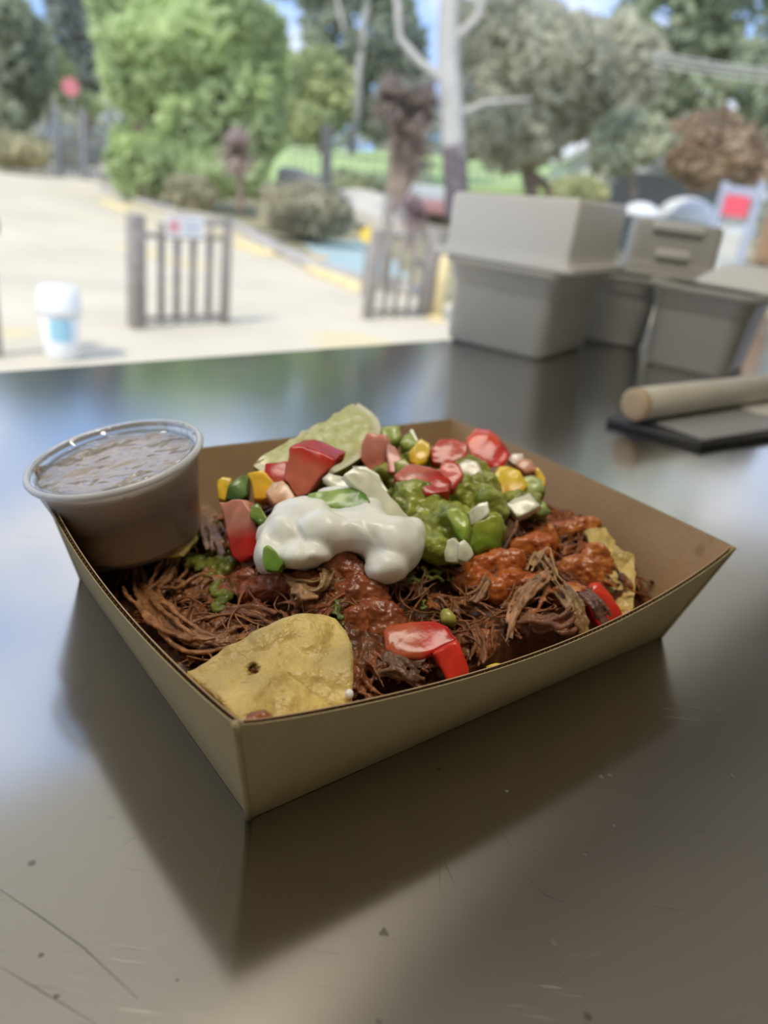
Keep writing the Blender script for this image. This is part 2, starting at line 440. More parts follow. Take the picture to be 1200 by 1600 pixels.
# flat black slab and the white tube lying on it
BLK = mat('black_plastic', (.035, .035, .038), .35)
qs = [(950, 668), (1095, 618), (1290, 640), (1120, 697)]
def plate(name, pts, z0, th, m, **k):
    vs = [atz(px, py, z0) for px, py in pts]; vs = [V((v.x, v.y, z0)) for v in vs] + [V((v.x, v.y, z0 - th)) for v in vs]; n = len(pts)
    return bevel(obj(name, vs, [tuple(range(n))[::-1], tuple(range(n, 2 * n))] + [(i, i + 1 if i + 1 < n else 0, (i + 1) % n + n, i + n) for i in range(n)], m, **k), th * .3, 2)
ta = atz(948, 664, .005); slab = thing('flat_tray', V((ta.x, ta.y, 0)), 'flat black tray with a grey top lying under the white tube', 'tray')
plate('tray_base', [(948, 652), (1010, 622), (1330, 588), (1330, 662), (1098, 692)], .005, .005, BLK, parent=slab)
plate('tray_top', [(1010, 655), (1130, 630), (1300, 612), (1300, 655), (1100, 686)], .0066, .0015, mat('grey_top', (.30, .30, .30), .45), parent=slab)
CREAM = mat('cream_tube', (.70, .66, .55), .45, noise_amt=.06, nscale=40)
p0 = atz(990, 634, .017); p1 = atz(1300, 590, .019); dd = (p1 - p0); dd.z = 0; dd.normalize(); p0 = V((p0.x, p0.y, .0178))
tube = thing('wrap_tube', V((p0.x, p0.y, .0067)), 'cream tube with a tan round end lying on the black tray', 'tube')
mb = MB(); mb.lathe([(.0109, .004), (.0109, .26), (0, .26)], p0, 32, dd); mb.build('tube_body', CREAM, tube, True)
mb = MB(); mb.lathe([(0, -.001), (.0085, -.001), (.0109, .001), (.0109, .0042), (0, .0042)], p0, 32, dd); tag(bevel(mb.build('end_cap', mat('tan_end', (.50, .37, .22), .6, noise_amt=.15, nscale=300), tube), .0008, 2), 'tan round end')
plate('paper_strip', [(1145, 632), (1200, 622), (1330, 640), (1300, 655), (1190, 648)], .0078, .001, mat('white_paper', (.6, .59, .55), .6), parent=slab)

# ------------------------------------------------------------------ cardboard tray
KOUT = mat('kraft_outside', (0.35, 0.275, 0.135), .75, noise_amt=.05, nscale=60, bump=.15, bscale=500, dirt=((.36, .29, .18), 70, .72))
KIN = mat('kraft_inside', (0.48, 0.32, 0.18), .7, noise_amt=.07, nscale=50, bump=.12, bscale=500, dirt=((.34, .21, .11), 45, .70))
KEDGE = mat('kraft_edge', (0.27, 0.19, 0.11), .9)
BL, BW, TH, FL = 159.9, 119.3, 37.8, 10.0
tray = thing('food_tray', TC + (TA * BL + TB * BW) / 2000, 'brown corrugated cardboard tray heaped with loaded nachos', 'tray')
mb = MB(); mb.box(loc(BL / 2, BW / 2, 0), TA * BL / 2000, TB * BW / 2000, .0012, .0002); mb.build('tray_bottom', KIN, tray)
cb_ = [(0, 0), (BL, 0), (BL, BW), (0, BW)]
ct_ = [(-FL, -FL), (BL + FL, -FL), (BL + FL, BW + FL), (-FL, BW + FL)]
bow = [(6.0, 6.5), (0.5, -0.8), (1.0, .5), (4.0, 3.5)]     # outward bulge and dip of each rim, mm
def wallpt(k, u, v, off=0.0):
    """point of wall k: u along, v 0..1 up; off mm inwards"""
    a, b = V(cb_[k]), V(cb_[(k + 1) % 4]); c, d = V(ct_[k]), V(ct_[(k + 1) % 4])
    lo_, hi = a.lerp(b, u), c.lerp(d, u); p = lo_.lerp(hi, v)
    e = (b - a).normalized(); out = V((e.y, -e.x))
    w = sin(pi * u) ** .8 if 0 < u < 1 else 0
    o_, dz = bow[k]
    p = p + out * (o_ * w * v - off)
    z = TH * v - dz * w * v
    return loc(p.x, p.y, z + .3)
for k in range(4):
    NU, NV = 40, 6
    for nm, off, m in (('outer_liner', 0.0, KOUT), ('inner_liner', 1.25, KIN)):
        vs = []; fs = []
        sh = 0.0
        for s_ in (0, .28):
            for i in range(NU + 1):
                for j in range(NV + 1): vs.append(wallpt(k, i / NU, j / NV, off + s_))
        q = (NU + 1) * (NV + 1)
        for i in range(NU):
            for j in range(NV):
                a = i * (NV + 1) + j; fs.append((a, a + NV + 1, a + NV + 2, a + 1)); fs.append((a + q, a + 1 + q, a + NV + 2 + q, a + NV + 1 + q))
            a = i * (NV + 1) + NV; fs.append((a, a + NV + 1, a + NV + 1 + q, a + q))
        w = obj(nm, vs, fs, m, tray, smooth=False)
        if k in (0, 3) and nm == 'outer_liner': pass
    vs = []; fs = []; nf = 95 if k % 2 == 0 else 72
    for i in range(nf * 2 + 1):
        off = .32 if i % 2 else 1.2
        for v in (.90, .992): vs.append(wallpt(k, i / (nf * 2), v, off))
    for i in range(nf * 2): fs.append((2 * i, 2 * i + 2, 2 * i + 3, 2 * i + 1))
    tag(obj('corrugated_core', vs, fs, KEDGE, tray), kind='stuff')
for k in range(4):   # folded corner seams
    pts = [wallpt(k, 0, j / 6, .5) for j in range(7)]
    mb = MB(); mb.tube(pts, .0009, 6); mb.build('corner_fold', KOUT, tray, True)

# ------------------------------------------------------------------ the heap: height field in tray millimetres
CP = [(50, 47, 31), (50, 70, 38), (70, 60, 39), (91, 80, 40), (120, 62, 38), (100, 50, 37), (150, 44, 33), (140, 60, 33), (135, 25, 33), (125, 6, 28), (105, 12, 31), (90, 28, 32), (75, 12, 26), (60, 5, 23), (45, 8, 21), (40, 25, 27),
      (26, 2, 16), (12, 12, 14), (5, 30, 17), (4, 50, 17), (14, 60, 20), (22, 42, 24), (8, 78, 8), (25, 85, 20), (20, 100, 4), (10, 112, 3), (45, 100, 26), (50, 116, 12), (80, 112, 24), (110, 105, 26), (140, 90, 22), (155, 70, 18), (160, 95, 8), (157, 20, 22),
      (160, 2, 10), (150, 0, 20), (158, 50, 22), (0, 0, 8), (160, 118, 5), (0, 118, 3)]
def hraw(s, t):
    W2 = 0; H2 = 0
    for a, b, h in CP:
        w = math.exp(-((a - s) ** 2 + (b - t) ** 2) / (2 * 9.5 ** 2)) + 1e-9
        W2 += w; H2 += w * h
    return H2 / W2
GS = 2.0; HG = {}
def hgt(s, t):
    i, j = s / GS, t / GS; i0, j0 = math.floor(i), math.floor(j)
    def g(a, b):
        if (a, b) not in HG: HG[(a, b)] = hraw(a * GS, b * GS)
        return HG[(a, b)]
    fi, fj = i - i0, j - j0
    return (g(i0, j0) * (1 - fi) + g(i0 + 1, j0) * fi) * (1 - fj) + (g(i0, j0 + 1) * (1 - fi) + g(i0 + 1, j0 + 1) * fi) * fj
def inside(s, t, z=20, m=0.0):
    f = FL * z / TH * .9
    return -f + m < s < BL + f - m and -f + m < t < BW + f - m
def hit(px, py):
    """where the ray through a picture point meets the heap (tray mm)"""
    d = ray(px, py); d = d.normalized(); t = .08
    for i in range(900):
        p = ORG + d * t; s, u = tl(p)
        if p.z < 0.002: break
        if -12 < s < 172 and -12 < u < 131 and p.z * 1000 < hgt(s, u): break
        t += .0004
    return p
def px2(p): return depth(p) / FPX

# base of the heap
BEEF = mat('beef', attr=True, rough=.30, spec=.45, noise_amt=.35, nscale=260, bump=.6, bscale=420, sss=.1)
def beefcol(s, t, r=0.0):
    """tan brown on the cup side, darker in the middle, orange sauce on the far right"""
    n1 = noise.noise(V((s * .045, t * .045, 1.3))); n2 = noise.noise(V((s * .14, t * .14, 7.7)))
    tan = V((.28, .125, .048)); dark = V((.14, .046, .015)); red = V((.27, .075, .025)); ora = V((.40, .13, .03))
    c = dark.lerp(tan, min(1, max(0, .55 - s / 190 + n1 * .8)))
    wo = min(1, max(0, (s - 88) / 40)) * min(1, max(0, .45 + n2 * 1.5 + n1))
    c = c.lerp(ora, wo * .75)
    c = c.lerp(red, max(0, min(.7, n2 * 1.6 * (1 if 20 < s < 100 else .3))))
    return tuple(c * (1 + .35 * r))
vs = []; fs = []; cs = []; N1, N2 = 150, 116
for i in range(N1 + 1):
    for j in range(N2 + 1):
        s = -4 + 168 * i / N1; t = -4 + 127 * j / N2
        h = hgt(s, t); h = h * .93 - 1.5
        q = V((s * .16, t * .16, 3.1))
        h += 2.2 * noise.noise(q) + 1.4 * noise.noise(q * 2.3) + 1.1 * noise.noise(q * 5.1) + .8 * noise.noise(q * 10.3) - 1.6 * abs(noise.noise(V((s * .09 + t * .05, t * .3, 9))))
        e = min(s + 4, 164 - s, t + 4, 123 - t); h = max(1.8, min(h, 1.8 + e * 4.5))
        o_ = FL * h / TH - 2.0
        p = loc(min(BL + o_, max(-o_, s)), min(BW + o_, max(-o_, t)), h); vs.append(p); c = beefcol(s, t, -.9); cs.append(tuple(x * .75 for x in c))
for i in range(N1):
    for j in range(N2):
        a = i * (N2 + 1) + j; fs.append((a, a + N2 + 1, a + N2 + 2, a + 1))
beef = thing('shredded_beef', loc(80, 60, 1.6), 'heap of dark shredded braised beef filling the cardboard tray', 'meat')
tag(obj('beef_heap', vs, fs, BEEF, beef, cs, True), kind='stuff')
# strands
rr = random.Random(11)
def strand(mb, s, t, ang, L, r, lift=.5, curl=1.0, n=9, flat=.6, side=6, colr=None):
    pts = []; z0 = hgt(s, t); k = rr.uniform(-.08, .08) * curl; ph = rr.uniform(0, 6)
    for i in range(n):
        if not inside(s, t, 20, 2.0): break
        f = i / (n - 1)
        z = hgt(s, t) + lift + 1.4 * noise.noise(V((s * .15, t * .15, ph))) + .5 * sin(f * 5 + ph)
        pts.append(loc(s, t, max(2.5, z)))
        ang += k * L / n + .22 * noise.noise(V((s * .2, t * .2, ph + 5))) * curl
        s += cos(ang) * L / (n - 1); t += sin(ang) * L / (n - 1)
    if len(pts) < 4: return
    m_ = len(pts); rad = [r * .001 * (.35 + .65 * sin(pi * (i + .6) / (m_ + .2))) * (1 + .3 * noise.noise(pts[i] * 300)) for i in range(m_)]
    c = colr or beefcol(s, t, rr.uniform(-1, 1)); mb.tube(pts, rad, side, c, flat)
mb = MB()
for i in range(520):   # torn clumps: parallel fibres that run together
    s, t = rr.uniform(-3, 162), rr.uniform(-5, 114)
    if not inside(s, t, 15, 3) or (s < 34 and t > 72): continue
    fl = noise.noise(V((s * .03, t * .03, 4.4))) * 5 + noise.noise(V((s * .09, t * .09, 2.2))) * 2; a0 = fl + rr.gauss(0, .5)
    L = rr.uniform(6, 17); cu = rr.uniform(.3, 1.8); lf = rr.uniform(-1.2, 1.6); nq = rr.randint(3, 8)
    for q in range(nq):
        w = (q - nq / 2) * .85
        strand(mb, s - sin(a0) * w + rr.gauss(0, .3), t + cos(a0) * w + rr.gauss(0, .3), a0 + rr.gauss(0, .07), L * rr.uniform(.7, 1.15), rr.uniform(.45, .85), lf + rr.gauss(0, .25), cu, flat=.8)
for i in range(260):   # loose wisps
    s, t = rr.uniform(-2, 162), rr.uniform(-4, 116)
    if not inside(s, t, 15, 3) or (s < 34 and t > 72): continue
    strand(mb, s, t, noise.noise(V((s * .03, t * .03, 4.4))) * 5 + rr.gauss(0, .9), rr.uniform(5, 14), rr.uniform(.3, .45), rr.uniform(0, 1.6), rr.uniform(.8, 2.6))
def voxel_merge(mb, size, it, disp, fac=.5):
    me = bpy.data.meshes.new('m'); me.from_pydata([tuple(v) for v in mb.v], [], mb.f); me.update()
    o = bpy.data.objects.new('m', me); COL.objects.link(o)
    r = o.modifiers.new('r', 'REMESH'); r.mode = 'VOXEL'; r.voxel_size = size
    s = o.modifiers.new('s', 'SMOOTH'); s.iterations = it; s.factor = fac
    evaluated(o); me = o.data
    vs = [v.co.copy() + v.normal * disp(v.co) for v in me.vertices]; fs = [tuple(p.vertices) for p in me.polygons]
    bpy.data.objects.remove(o); bpy.data.meshes.remove(me)
    return vs, fs
def bdisp(v): return .00035 * noise.noise(v * 700) + .00045 * noise.noise(v * 260)
vs, fs = voxel_merge(mb, .00042, 1, bdisp)
cs = []
for v in vs:
    s, t = tl(v); n_ = noise.noise(v * 330); cs.append(beefcol(s, t, max(-1.4, min(1.4, n_ * 2.2))))
tag(obj('beef_strands', vs, fs, BEEF, beef, cs, True), 'stringy torn beef fibres', kind='stuff')
mb = MB()
for i in range(420):   # fine strings standing off the heap
    s, t = rr.uniform(0, 160), rr.uniform(-4, 60)
    if not inside(s, t, 15, 3) or (25 < s < 110 and 38 < t < 90) or (s < 30 and t > 55) or (s < 50 and t < 18): continue
    strand(mb, s, t, noise.noise(V((s * .03, t * .03, 4.4))) * 5 + rr.gauss(0, .5), rr.uniform(8, 20), rr.uniform(.22, .42), rr.uniform(.9, 2.4), rr.uniform(.6, 2.4), 11, .9, 5, beefcol(s, t, rr.uniform(-.4, 1.6)))
tag(mb.build('beef_strings', BEEF, beef, True, True), 'fine lighter beef strings', kind='stuff')

# ------------------------------------------------------------------ lumps (joined and voxel-smoothed) and slabs
def lumps(name, items, m, voxel=.0007, parent=None, disp=None, smooth_it=4, col=None, base=None):
    """items: (px, py, z mm, rx px, ry px, rdepth mm[, tilt deg]) ellipsoids in place, grown together to one skin"""
    bm = bmesh.new()
    for it in items:
        px, py, z, rx, ry, rd = it[:6]; tilt = R(it[6]) if len(it) > 6 else 0
        p = atz(px, py, z / 1000); k = px2(p)
        rt = RT * cos(tilt) + UP * sin(tilt); up = -RT * sin(tilt) + UP * cos(tilt)
        x, y, w = rt * rx * k, up * ry * k, W_ * rd / 1000
        M = Matrix(((x.x, y.x, w.x, p.x), (x.y, y.y, w.y, p.y), (x.z, y.z, w.z, p.z), (0, 0, 0, 1)))
        bmesh.ops.create_icosphere(bm, subdivisions=3, radius=1, matrix=M)
    me = bpy.data.meshes.new(name); bm.normal_update(); bm.to_mesh(me); bm.free()
    o = bpy.data.objects.new(name, me); COL.objects.link(o)
    r = o.modifiers.new('r', 'REMESH'); r.mode = 'VOXEL'; r.voxel_size = voxel
    s = o.modifiers.new('s', 'SMOOTH'); s.iterations = smooth_it; s.factor = .6
    evaluated(o)
    me = o.data; vs = [v.co.copy() for v in me.vertices]; ns = [v.normal.copy() for v in me.vertices]
    if disp: vs = [v + n * disp(v) for v, n in zip(vs, ns)]
    fs = [tuple(p.vertices) for p in me.polygons]; cs = [col(v) for v in vs] if col else None
    bpy.data.objects.remove(o); bpy.data.meshes.remove(me)
    return obj(name, vs, fs, m, parent, cs, True, base)
def nn(v, f, seed=0): return noise.noise(V(v) * f + V((seed, seed * 1.7, 0)))
CREAMM = mat('sour_cream', (0.88, 0.88, 0.79), .28, spec=.5, sss=.35, sssr=(1, .9, .7))
cream = lumps('sour_cream', [(448, 838, 37, 48, 46, 9), (425, 868, 34, 26, 30, 7), (412, 858, 35, 16, 38, 6), (490, 810, 41, 66, 36, 10, -8), (515, 832, 40, 66, 42, 10), (570, 832, 41, 64, 44, 10, -12), (605, 850, 39, 54, 48, 10, -20), (628, 850, 38, 34, 42, 8),
        (600, 882, 36, 36, 27, 8), (560, 795, 44, 52, 26, 8), (475, 868, 36, 48, 24, 8), (535, 772, 45, 42, 14, 7), (640, 835, 40, 24, 28, 7)], CREAMM, .0006,
        disp=lambda v: .0016 * nn(v, 60, 1) + .0006 * nn(v, 140, 6) + .0003 * nn(v, 300, 2) - .0008 * max(0, 1 - abs(nn(v + V((0, 0, v.x * .5)), 48, 5)) * 7) , smooth_it=16)
tag(cream, 'glossy white dollop of sour cream spread over the beef', 'sour cream')
GUACM = mat('guacamole', attr=True, rough=.24, spec=.6, sss=.2, sssr=(.6, 1, .2), bump=.4, bscale=260)
def gcol(v):
    n = .5 + .5 * nn(v, 140, 3) + .45 * nn(v, 420, 6); n = max(0, min(1, n))
    return (.14 + .26 * n, .175 + .25 * n, .018 + .06 * n)
guac = lumps('guacamole', [(655, 800, 39, 52, 48, 9), (700, 770, 42, 58, 36, 10), (640, 765, 42, 38, 30, 9), (745, 770, 42, 42, 34, 9), (700, 825, 38, 62, 42, 9), (755, 800, 40, 36, 42, 8), (765, 835, 37, 26, 30, 7), (680, 855, 36, 40, 26, 8),
        (815, 790, 39, 34, 24, 8), (640, 840, 37, 34, 30, 7), (720, 740, 43, 52, 24, 9), (600, 745, 42, 36, 22, 8), (668, 722, 43, 50, 22, 8), (590, 720, 42, 34, 24, 8)], GUACM, .0006,
        disp=lambda v: .0024 * nn(v, 130, 4) + .0013 * nn(v, 330, 7) + .0004 * nn(v, 900, 9), smooth_it=4, col=gcol)
tag(guac, 'lumpy green mound of guacamole beside the sour cream', 'guacamole')
def smear(name, spots, label, cat, m, col, lift=.6, r0=1.0, seed=0):
    its = []; q = random.Random(seed)
    for px, py, w, h, n in spots:
        for i in range(n):
            x, y = q.gauss(px, w * .45), q.gauss(py, h * .45); p = hit(x, y); k = px2(p)
            rr_ = q.uniform(.5, 1.2) * r0; its.append((x, y, p.z * 1000 + lift, rr_ * 7, rr_ * 5, rr_ * 1.3))
    o = lumps(name, its, m, .00055, disp=lambda v: .0007 * nn(v, 420, seed) + .0004 * nn(v, 1000, seed), smooth_it=2, col=col)
    return tag(o, label, cat)
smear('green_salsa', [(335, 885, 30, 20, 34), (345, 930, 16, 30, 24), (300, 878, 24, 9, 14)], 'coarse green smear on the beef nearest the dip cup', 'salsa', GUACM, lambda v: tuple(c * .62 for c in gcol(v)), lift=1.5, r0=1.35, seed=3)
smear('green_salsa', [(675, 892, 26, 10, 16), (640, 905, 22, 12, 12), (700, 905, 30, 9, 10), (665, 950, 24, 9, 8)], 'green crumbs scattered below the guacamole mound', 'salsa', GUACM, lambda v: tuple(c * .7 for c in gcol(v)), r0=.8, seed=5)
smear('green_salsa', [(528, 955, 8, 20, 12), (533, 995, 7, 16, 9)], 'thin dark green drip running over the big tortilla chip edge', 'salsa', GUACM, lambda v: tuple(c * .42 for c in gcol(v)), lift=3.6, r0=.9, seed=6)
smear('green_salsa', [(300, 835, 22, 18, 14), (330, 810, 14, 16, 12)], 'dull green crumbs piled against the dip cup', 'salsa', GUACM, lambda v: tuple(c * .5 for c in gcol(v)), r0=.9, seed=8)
SAUCE = mat('red_sauce', attr=True, rough=.25, spec=.6, sss=.1, bump=.35, bscale=300)
def scol(a, b, seed):
    def f(v):
        n = max(0, min(1, .5 + .9 * nn(v, 220, seed) + .7 * nn(v, 700, seed + 4))); return tuple(a[i] * (1 - n) + b[i] * n for i in range(3))
    return f
def sauce(its, label, a, b, seed):
    return tag(lumps('salsa_sauce', its, SAUCE, .0006, disp=lambda v: .0010 * nn(v, 150, seed) + .0007 * nn(v, 420, seed) + .0005 * nn(v, 1200, seed), smooth_it=8, col=scol(a, b, seed)), label, 'salsa')
def hz(px, py, d=0): return hit(px, py).z * 1000 + d
def S_(px, py, rx, ry, rd, tilt=0, d=.1): return (px, py, hz(px, py, d), rx * 1.45, ry * 1.5, rd * 1.05, tilt)
sauce([S_(765, 890, 42, 20, 3, 18), S_(810, 862, 34, 15, 3, 25), S_(845, 850, 20, 14, 3), S_(740, 912, 26, 16, 3), S_(800, 908, 26, 12, 3), S_(850, 878, 10, 26, 3), S_(830, 912, 22, 10, 2.5, -10), S_(775, 925, 16, 14, 2.5)],
      'orange red salsa coating the stringy beef below the onion pieces', (.36, .07, .012), (.55, .16, .03), 3)
sauce([S_(870, 830, 34, 10, 3, 8), S_(905, 822, 24, 10, 3, 10), S_(860, 850, 10, 22, 3), S_(925, 845, 16, 14, 3), S_(905, 900, 28, 24, 3), S_(890, 930, 22, 14, 3), S_(930, 880, 20, 22, 2.5)],
      'orange salsa ridge on the beef next to the small upright chip', (.34, .08, .015), (.58, .20, .04), 4)
sauce([S_(540, 905, 30, 30, 3, 30), S_(562, 940, 34, 30, 3.2), S_(590, 975, 36, 26, 3.2), S_(555, 985, 18, 26, 2.5), S_(530, 880, 16, 18, 3), S_(610, 995, 26, 18, 2.5)],
      'thick brown red salsa slab between the cream and the red pepper strip', (.20, .045, .014), (.34, .10, .035), 5)
sauce([S_(440, 920, 36, 18, 3), S_(480, 915, 26, 16, 3), S_(400, 925, 20, 15, 3), S_(385, 905, 18, 12, 2.5)],
      'dull red salsa under the lower edge of the sour cream', (.22, .055, .025), (.34, .11, .05), 6)

def slab(name, pts, z, nrm, th, m, label=None, cat=None, group=None, parent=None, bev=.0009, cols=None, sub=0, wob=.0003, dome=0.0, along=None, zs=None):
    """solid piece: the outline pts lies on a plane through the outline's middle at height z (mm) with normal nrm
    given as (right, up, toward the camera); th mm thick going backwards; real bevelled solid"""
    cx, cy = sum(p[0] for p in pts) / len(pts), sum(p[1] for p in pts) / len(pts)
    P0 = atz(cx, cy, z / 1000); n = (RT * nrm[0] + UP * nrm[1] - W_ * nrm[2]).normalized()
    fr = []
    for px, py in pts:
        d = ray(px, py); fr.append(ORG + d * ((P0 - ORG).dot(n) / d.dot(n)))
    ext = -n * th / 1000 if along is None else (RT * along[0] + UP * along[1] - W_ * along[2]) / 1000
    area = sum(pts[i][0] * pts[(i + 1) % len(pts)][1] - pts[(i + 1) % len(pts)][0] * pts[i][1] for i in range(len(pts)))
    if area > 0: fr = fr[::-1]; pts = pts[::-1]
    k = len(fr); bm = bmesh.new()
    A = [bm.verts.new(v) for v in fr]; B = [bm.verts.new(v + ext) for v in fr]
    bm.faces.new(A); bm.faces.new(B[::-1])
    for i in range(k): bm.faces.new((A[i], B[i], B[(i + 1) % k], A[(i + 1) % k]))
    bmesh.ops.recalc_face_normals(bm, faces=bm.faces)
    bmesh.ops.bevel(bm, geom=bm.edges[:] , offset=bev, segments=2, profile=.6, affect='EDGES', clamp_overlap=True)
    bmesh.ops.triangulate(bm, faces=[f for f in bm.faces if len(f.verts) > 4])
    bmesh.ops.subdivide_edges(bm, edges=[e for e in bm.edges if e.calc_length() > .0022], cuts=2, use_grid_fill=True)
    bmesh.ops.smooth_vert(bm, verts=bm.verts, factor=.08, use_axis_x=True, use_axis_y=True, use_axis_z=True)
    vs = [v.co.copy() for v in bm.verts]; bm.verts.ensure_lookup_table(); bm.verts.index_update()
    fs = [tuple(v.index for v in f.verts) for f in bm.faces]; bm.free()
    sd_ = random.random() * 50
    vs = [v + V((nn(v, 260, sd_), nn(v, 260, sd_ + 3), nn(v, 260, sd_ + 7))) * wob * 2 for v in vs]
    cl = None
    if cols:      # (colour a, colour b, direction in the picture): flesh to skin through the piece itself
        ca, cb, (dx, dy, dz) = cols; D = (RT * dx + UP * dy + W_ * dz).normalized(); ds = [v.dot(D) for v in vs]; lo_, hi = min(ds), max(ds)
        cl = []
        for v, d in zip(vs, ds):
            f = (d - lo_) / (hi - lo_ + 1e-9); f = max(0, min(1, (f - .42) / .22 + .35 * nn(v, 330, sd_)))
            g = 1 + .30 * nn(v, 420, sd_) + .2 * nn(v, 1100, sd_)
            cl.append(tuple((ca[j] * (1 - f) + cb[j] * f) * g for j in range(3)))
    o = obj(name, vs, fs, m, parent, cl, True)
    if label: tag(o, label, cat, group)
    return o
VEG = mat('wet_vegetable', attr=True, rough=.2, spec=.4, sss=.15, sssr=(1, .3, .15), coat=.12, bump=.08, bscale=260)
PINKF, REDS, ORS = (.54, .14, .085), (.50, .018, .010), (.72, .09, .02)
DT = 'diced tomato on the nachos'
def tom(pts, z, label, a=PINKF, b=REDS, d=(0, 1, 0), nrm=(0, .5, 1), th=9, along=None, bev=.0006):
    return slab('tomato_piece', pts, z, nrm, th, VEG, label, 'tomato', DT, bev=bev, cols=(a, b, d), along=along)
tom([(452, 699), (473, 697), (500, 706), (523, 718), (518, 730), (500, 745), (480, 773), (463, 776), (443, 748)], 50, 'largest tomato dice, red topped, standing on the sour cream', d=(.5, 1, .3), nrm=(.1, .3, 1), along=(3, 3, -9))
tom([(415, 722), (448, 720), (449, 748), (434, 766), (412, 742)], 47, 'small red tomato dice tucked against the biggest tomato dice', d=(.2, 1, 0))
tom([(424, 752), (442, 750), (462, 776), (452, 788), (428, 786), (414, 770)], 45, 'pale pink tomato flesh bit below the biggest tomato dice', a=(.72, .36, .22), b=(.75, .50, .33), th=6)
tom([(342, 785), (362, 780), (381, 781), (396, 806), (403, 828), (402, 868), (378, 879), (362, 872), (354, 830)], 36, 'tall tomato dice with pink top and red foot by the dip cup', a=REDS, b=(.60, .26, .19), d=(-.1, 1, 0), nrm=(-.2, .1, 1), th=9)
tom([(564, 690), (575, 676), (600, 677), (606, 690), (604, 716), (597, 742), (580, 738), (562, 716)], 50, 'upright pink tomato dice leaning by the lime wedge', a=(.56, .17, .11), b=(.62, .24, .17), d=(0, 1, 0), nrm=(-.2, .1, 1), th=8)
tom([(604, 692), (618, 696), (636, 728), (628, 740), (606, 738)], 50, 'watery pink tomato bit beside the upright pink dice', a=(.55, .16, .11), b=(.62, .30, .24), th=6)
tom([(614, 741), (640, 724), (668, 726), (690, 735), (706, 752), (702, 768), (664, 774), (650, 752), (622, 752)], 50, 'flat tomato piece with a pale skinless edge in mid heap', a=(.46, .03, .02), b=(.58, .17, .12), d=(-.7, .5, 0), nrm=(.0, .8, 1), th=6)
tom([(672, 702), (688, 686), (712, 685), (732, 692), (730, 716), (704, 726), (676, 722)], 51, 'glossy pink red tomato dice right behind the mid heap', a=(.46, .05, .03), b=(.58, .09, .06), th=8, nrm=(0, .6, 1))
tom([(728, 692), (744, 676), (766, 682), (782, 692), (797, 714), (786, 730), (766, 730), (738, 720)], 49, 'bright orange red tomato dice at the heap crest', a=(.60, .02, .010), b=(.78, .07, .014), d=(-.3, 1, 0), nrm=(.1, .5, 1), along=(1, 3, -9))
tom([(812, 716), (830, 718), (838, 734), (820, 738), (806, 728)], 45, 'tiny salmon tomato bit near the yellow pepper cube', a=(.68, .30, .18), b=(.72, .38, .26), th=5)
tom([(690, 722), (716, 722), (724, 740), (712, 764), (694, 764), (684, 742)], 50.5, 'deep red tomato piece under the glossy pink dice', a=(.48, .035, .02), b=(.60, .10, .07), th=6, nrm=(0, .6, 1))
PG = 'diced pepper on the nachos'
YA, YB = (.80, .48, .03), (.86, .58, .05)
def pep(pts, z, label, a, b, d=(0, 1, 0), nrm=(0, .4, 1), th=6, name='pepper_piece', along=None):
    return slab(name, pts, z, nrm, th, VEG, label, 'pepper', PG, bev=.0005, cols=(a, b, d), along=along)
pep([(388, 738), (410, 733), (426, 752), (427, 774), (408, 780), (396, 777)], 44, 'orange yellow pepper square beside the small red tomato dice', (.80, .42, .03), (.84, .52, .04))
pep([(340, 752), (347, 745), (362, 745), (356, 768), (350, 782), (339, 779)], 40, 'narrow yellow pepper bit at the cup side end', YA, YB)
pep([(358, 756), (376, 742), (388, 742), (386, 770), (380, 780), (352, 782)], 41, 'dark green pepper square between two yellow bits', (.05, .11, .03), (.16, .26, .07), d=(.6, 1, 0))
pep([(393, 791), (402, 785), (419, 812), (406, 823), (390, 808)], 41, 'small dark green pepper bit above the cream edge', (.07, .14, .02), (.22, .32, .06))
pep([(480, 770), (515, 766), (558, 760), (570, 772), (584, 797), (556, 800), (520, 792), (488, 790)], 48, 'long green pepper stick lying across the sour cream', (.30, .44, .12), (.10, .24, .03), d=(1, -.2, .1), nrm=(0, .7, 1), th=5)
pep([(413, 856), (419, 851), (432, 862), (444, 880), (435, 894), (416, 892), (409, 874)], 38, 'green pepper leaf shaped bit stuck low in the cream', (.13, .26, .03), (.24, .40, .07), nrm=(0, .2, 1), th=4)
pep([(638, 706), (658, 685), (672, 692), (671, 708), (666, 722), (652, 728), (640, 722)], 50, 'yellow pepper cube in front of the green chunks', YA, (.88, .66, .10))
pep([(770, 745), (780, 728), (796, 728), (812, 736), (826, 756), (818, 772), (798, 778), (778, 775), (768, 762)], 46, 'biggest yellow pepper cube near the heap crest', (.82, .42, .02), (.86, .62, .05), d=(.1, 1, 0), nrm=(.1, .5, 1), th=8)
pep([(834, 730), (842, 728), (853, 746), (853, 762), (842, 752)], 42, 'thin yellow pepper sliver behind the pale green chunk', YA, YB, th=4)
pep([(758, 1040), (783, 1037), (783, 1052), (760, 1056)], 21, 'tiny yellow pepper bit peeping over the tray rim', (.72, .50, .02), (.76, .56, .03), th=5)
pep([(616, 720), (634, 716), (648, 730), (640, 742), (620, 744)], 50.5, 'olive green pepper bit under the yellow cube', (.18, .22, .04), (.34, .36, .08), th=5)
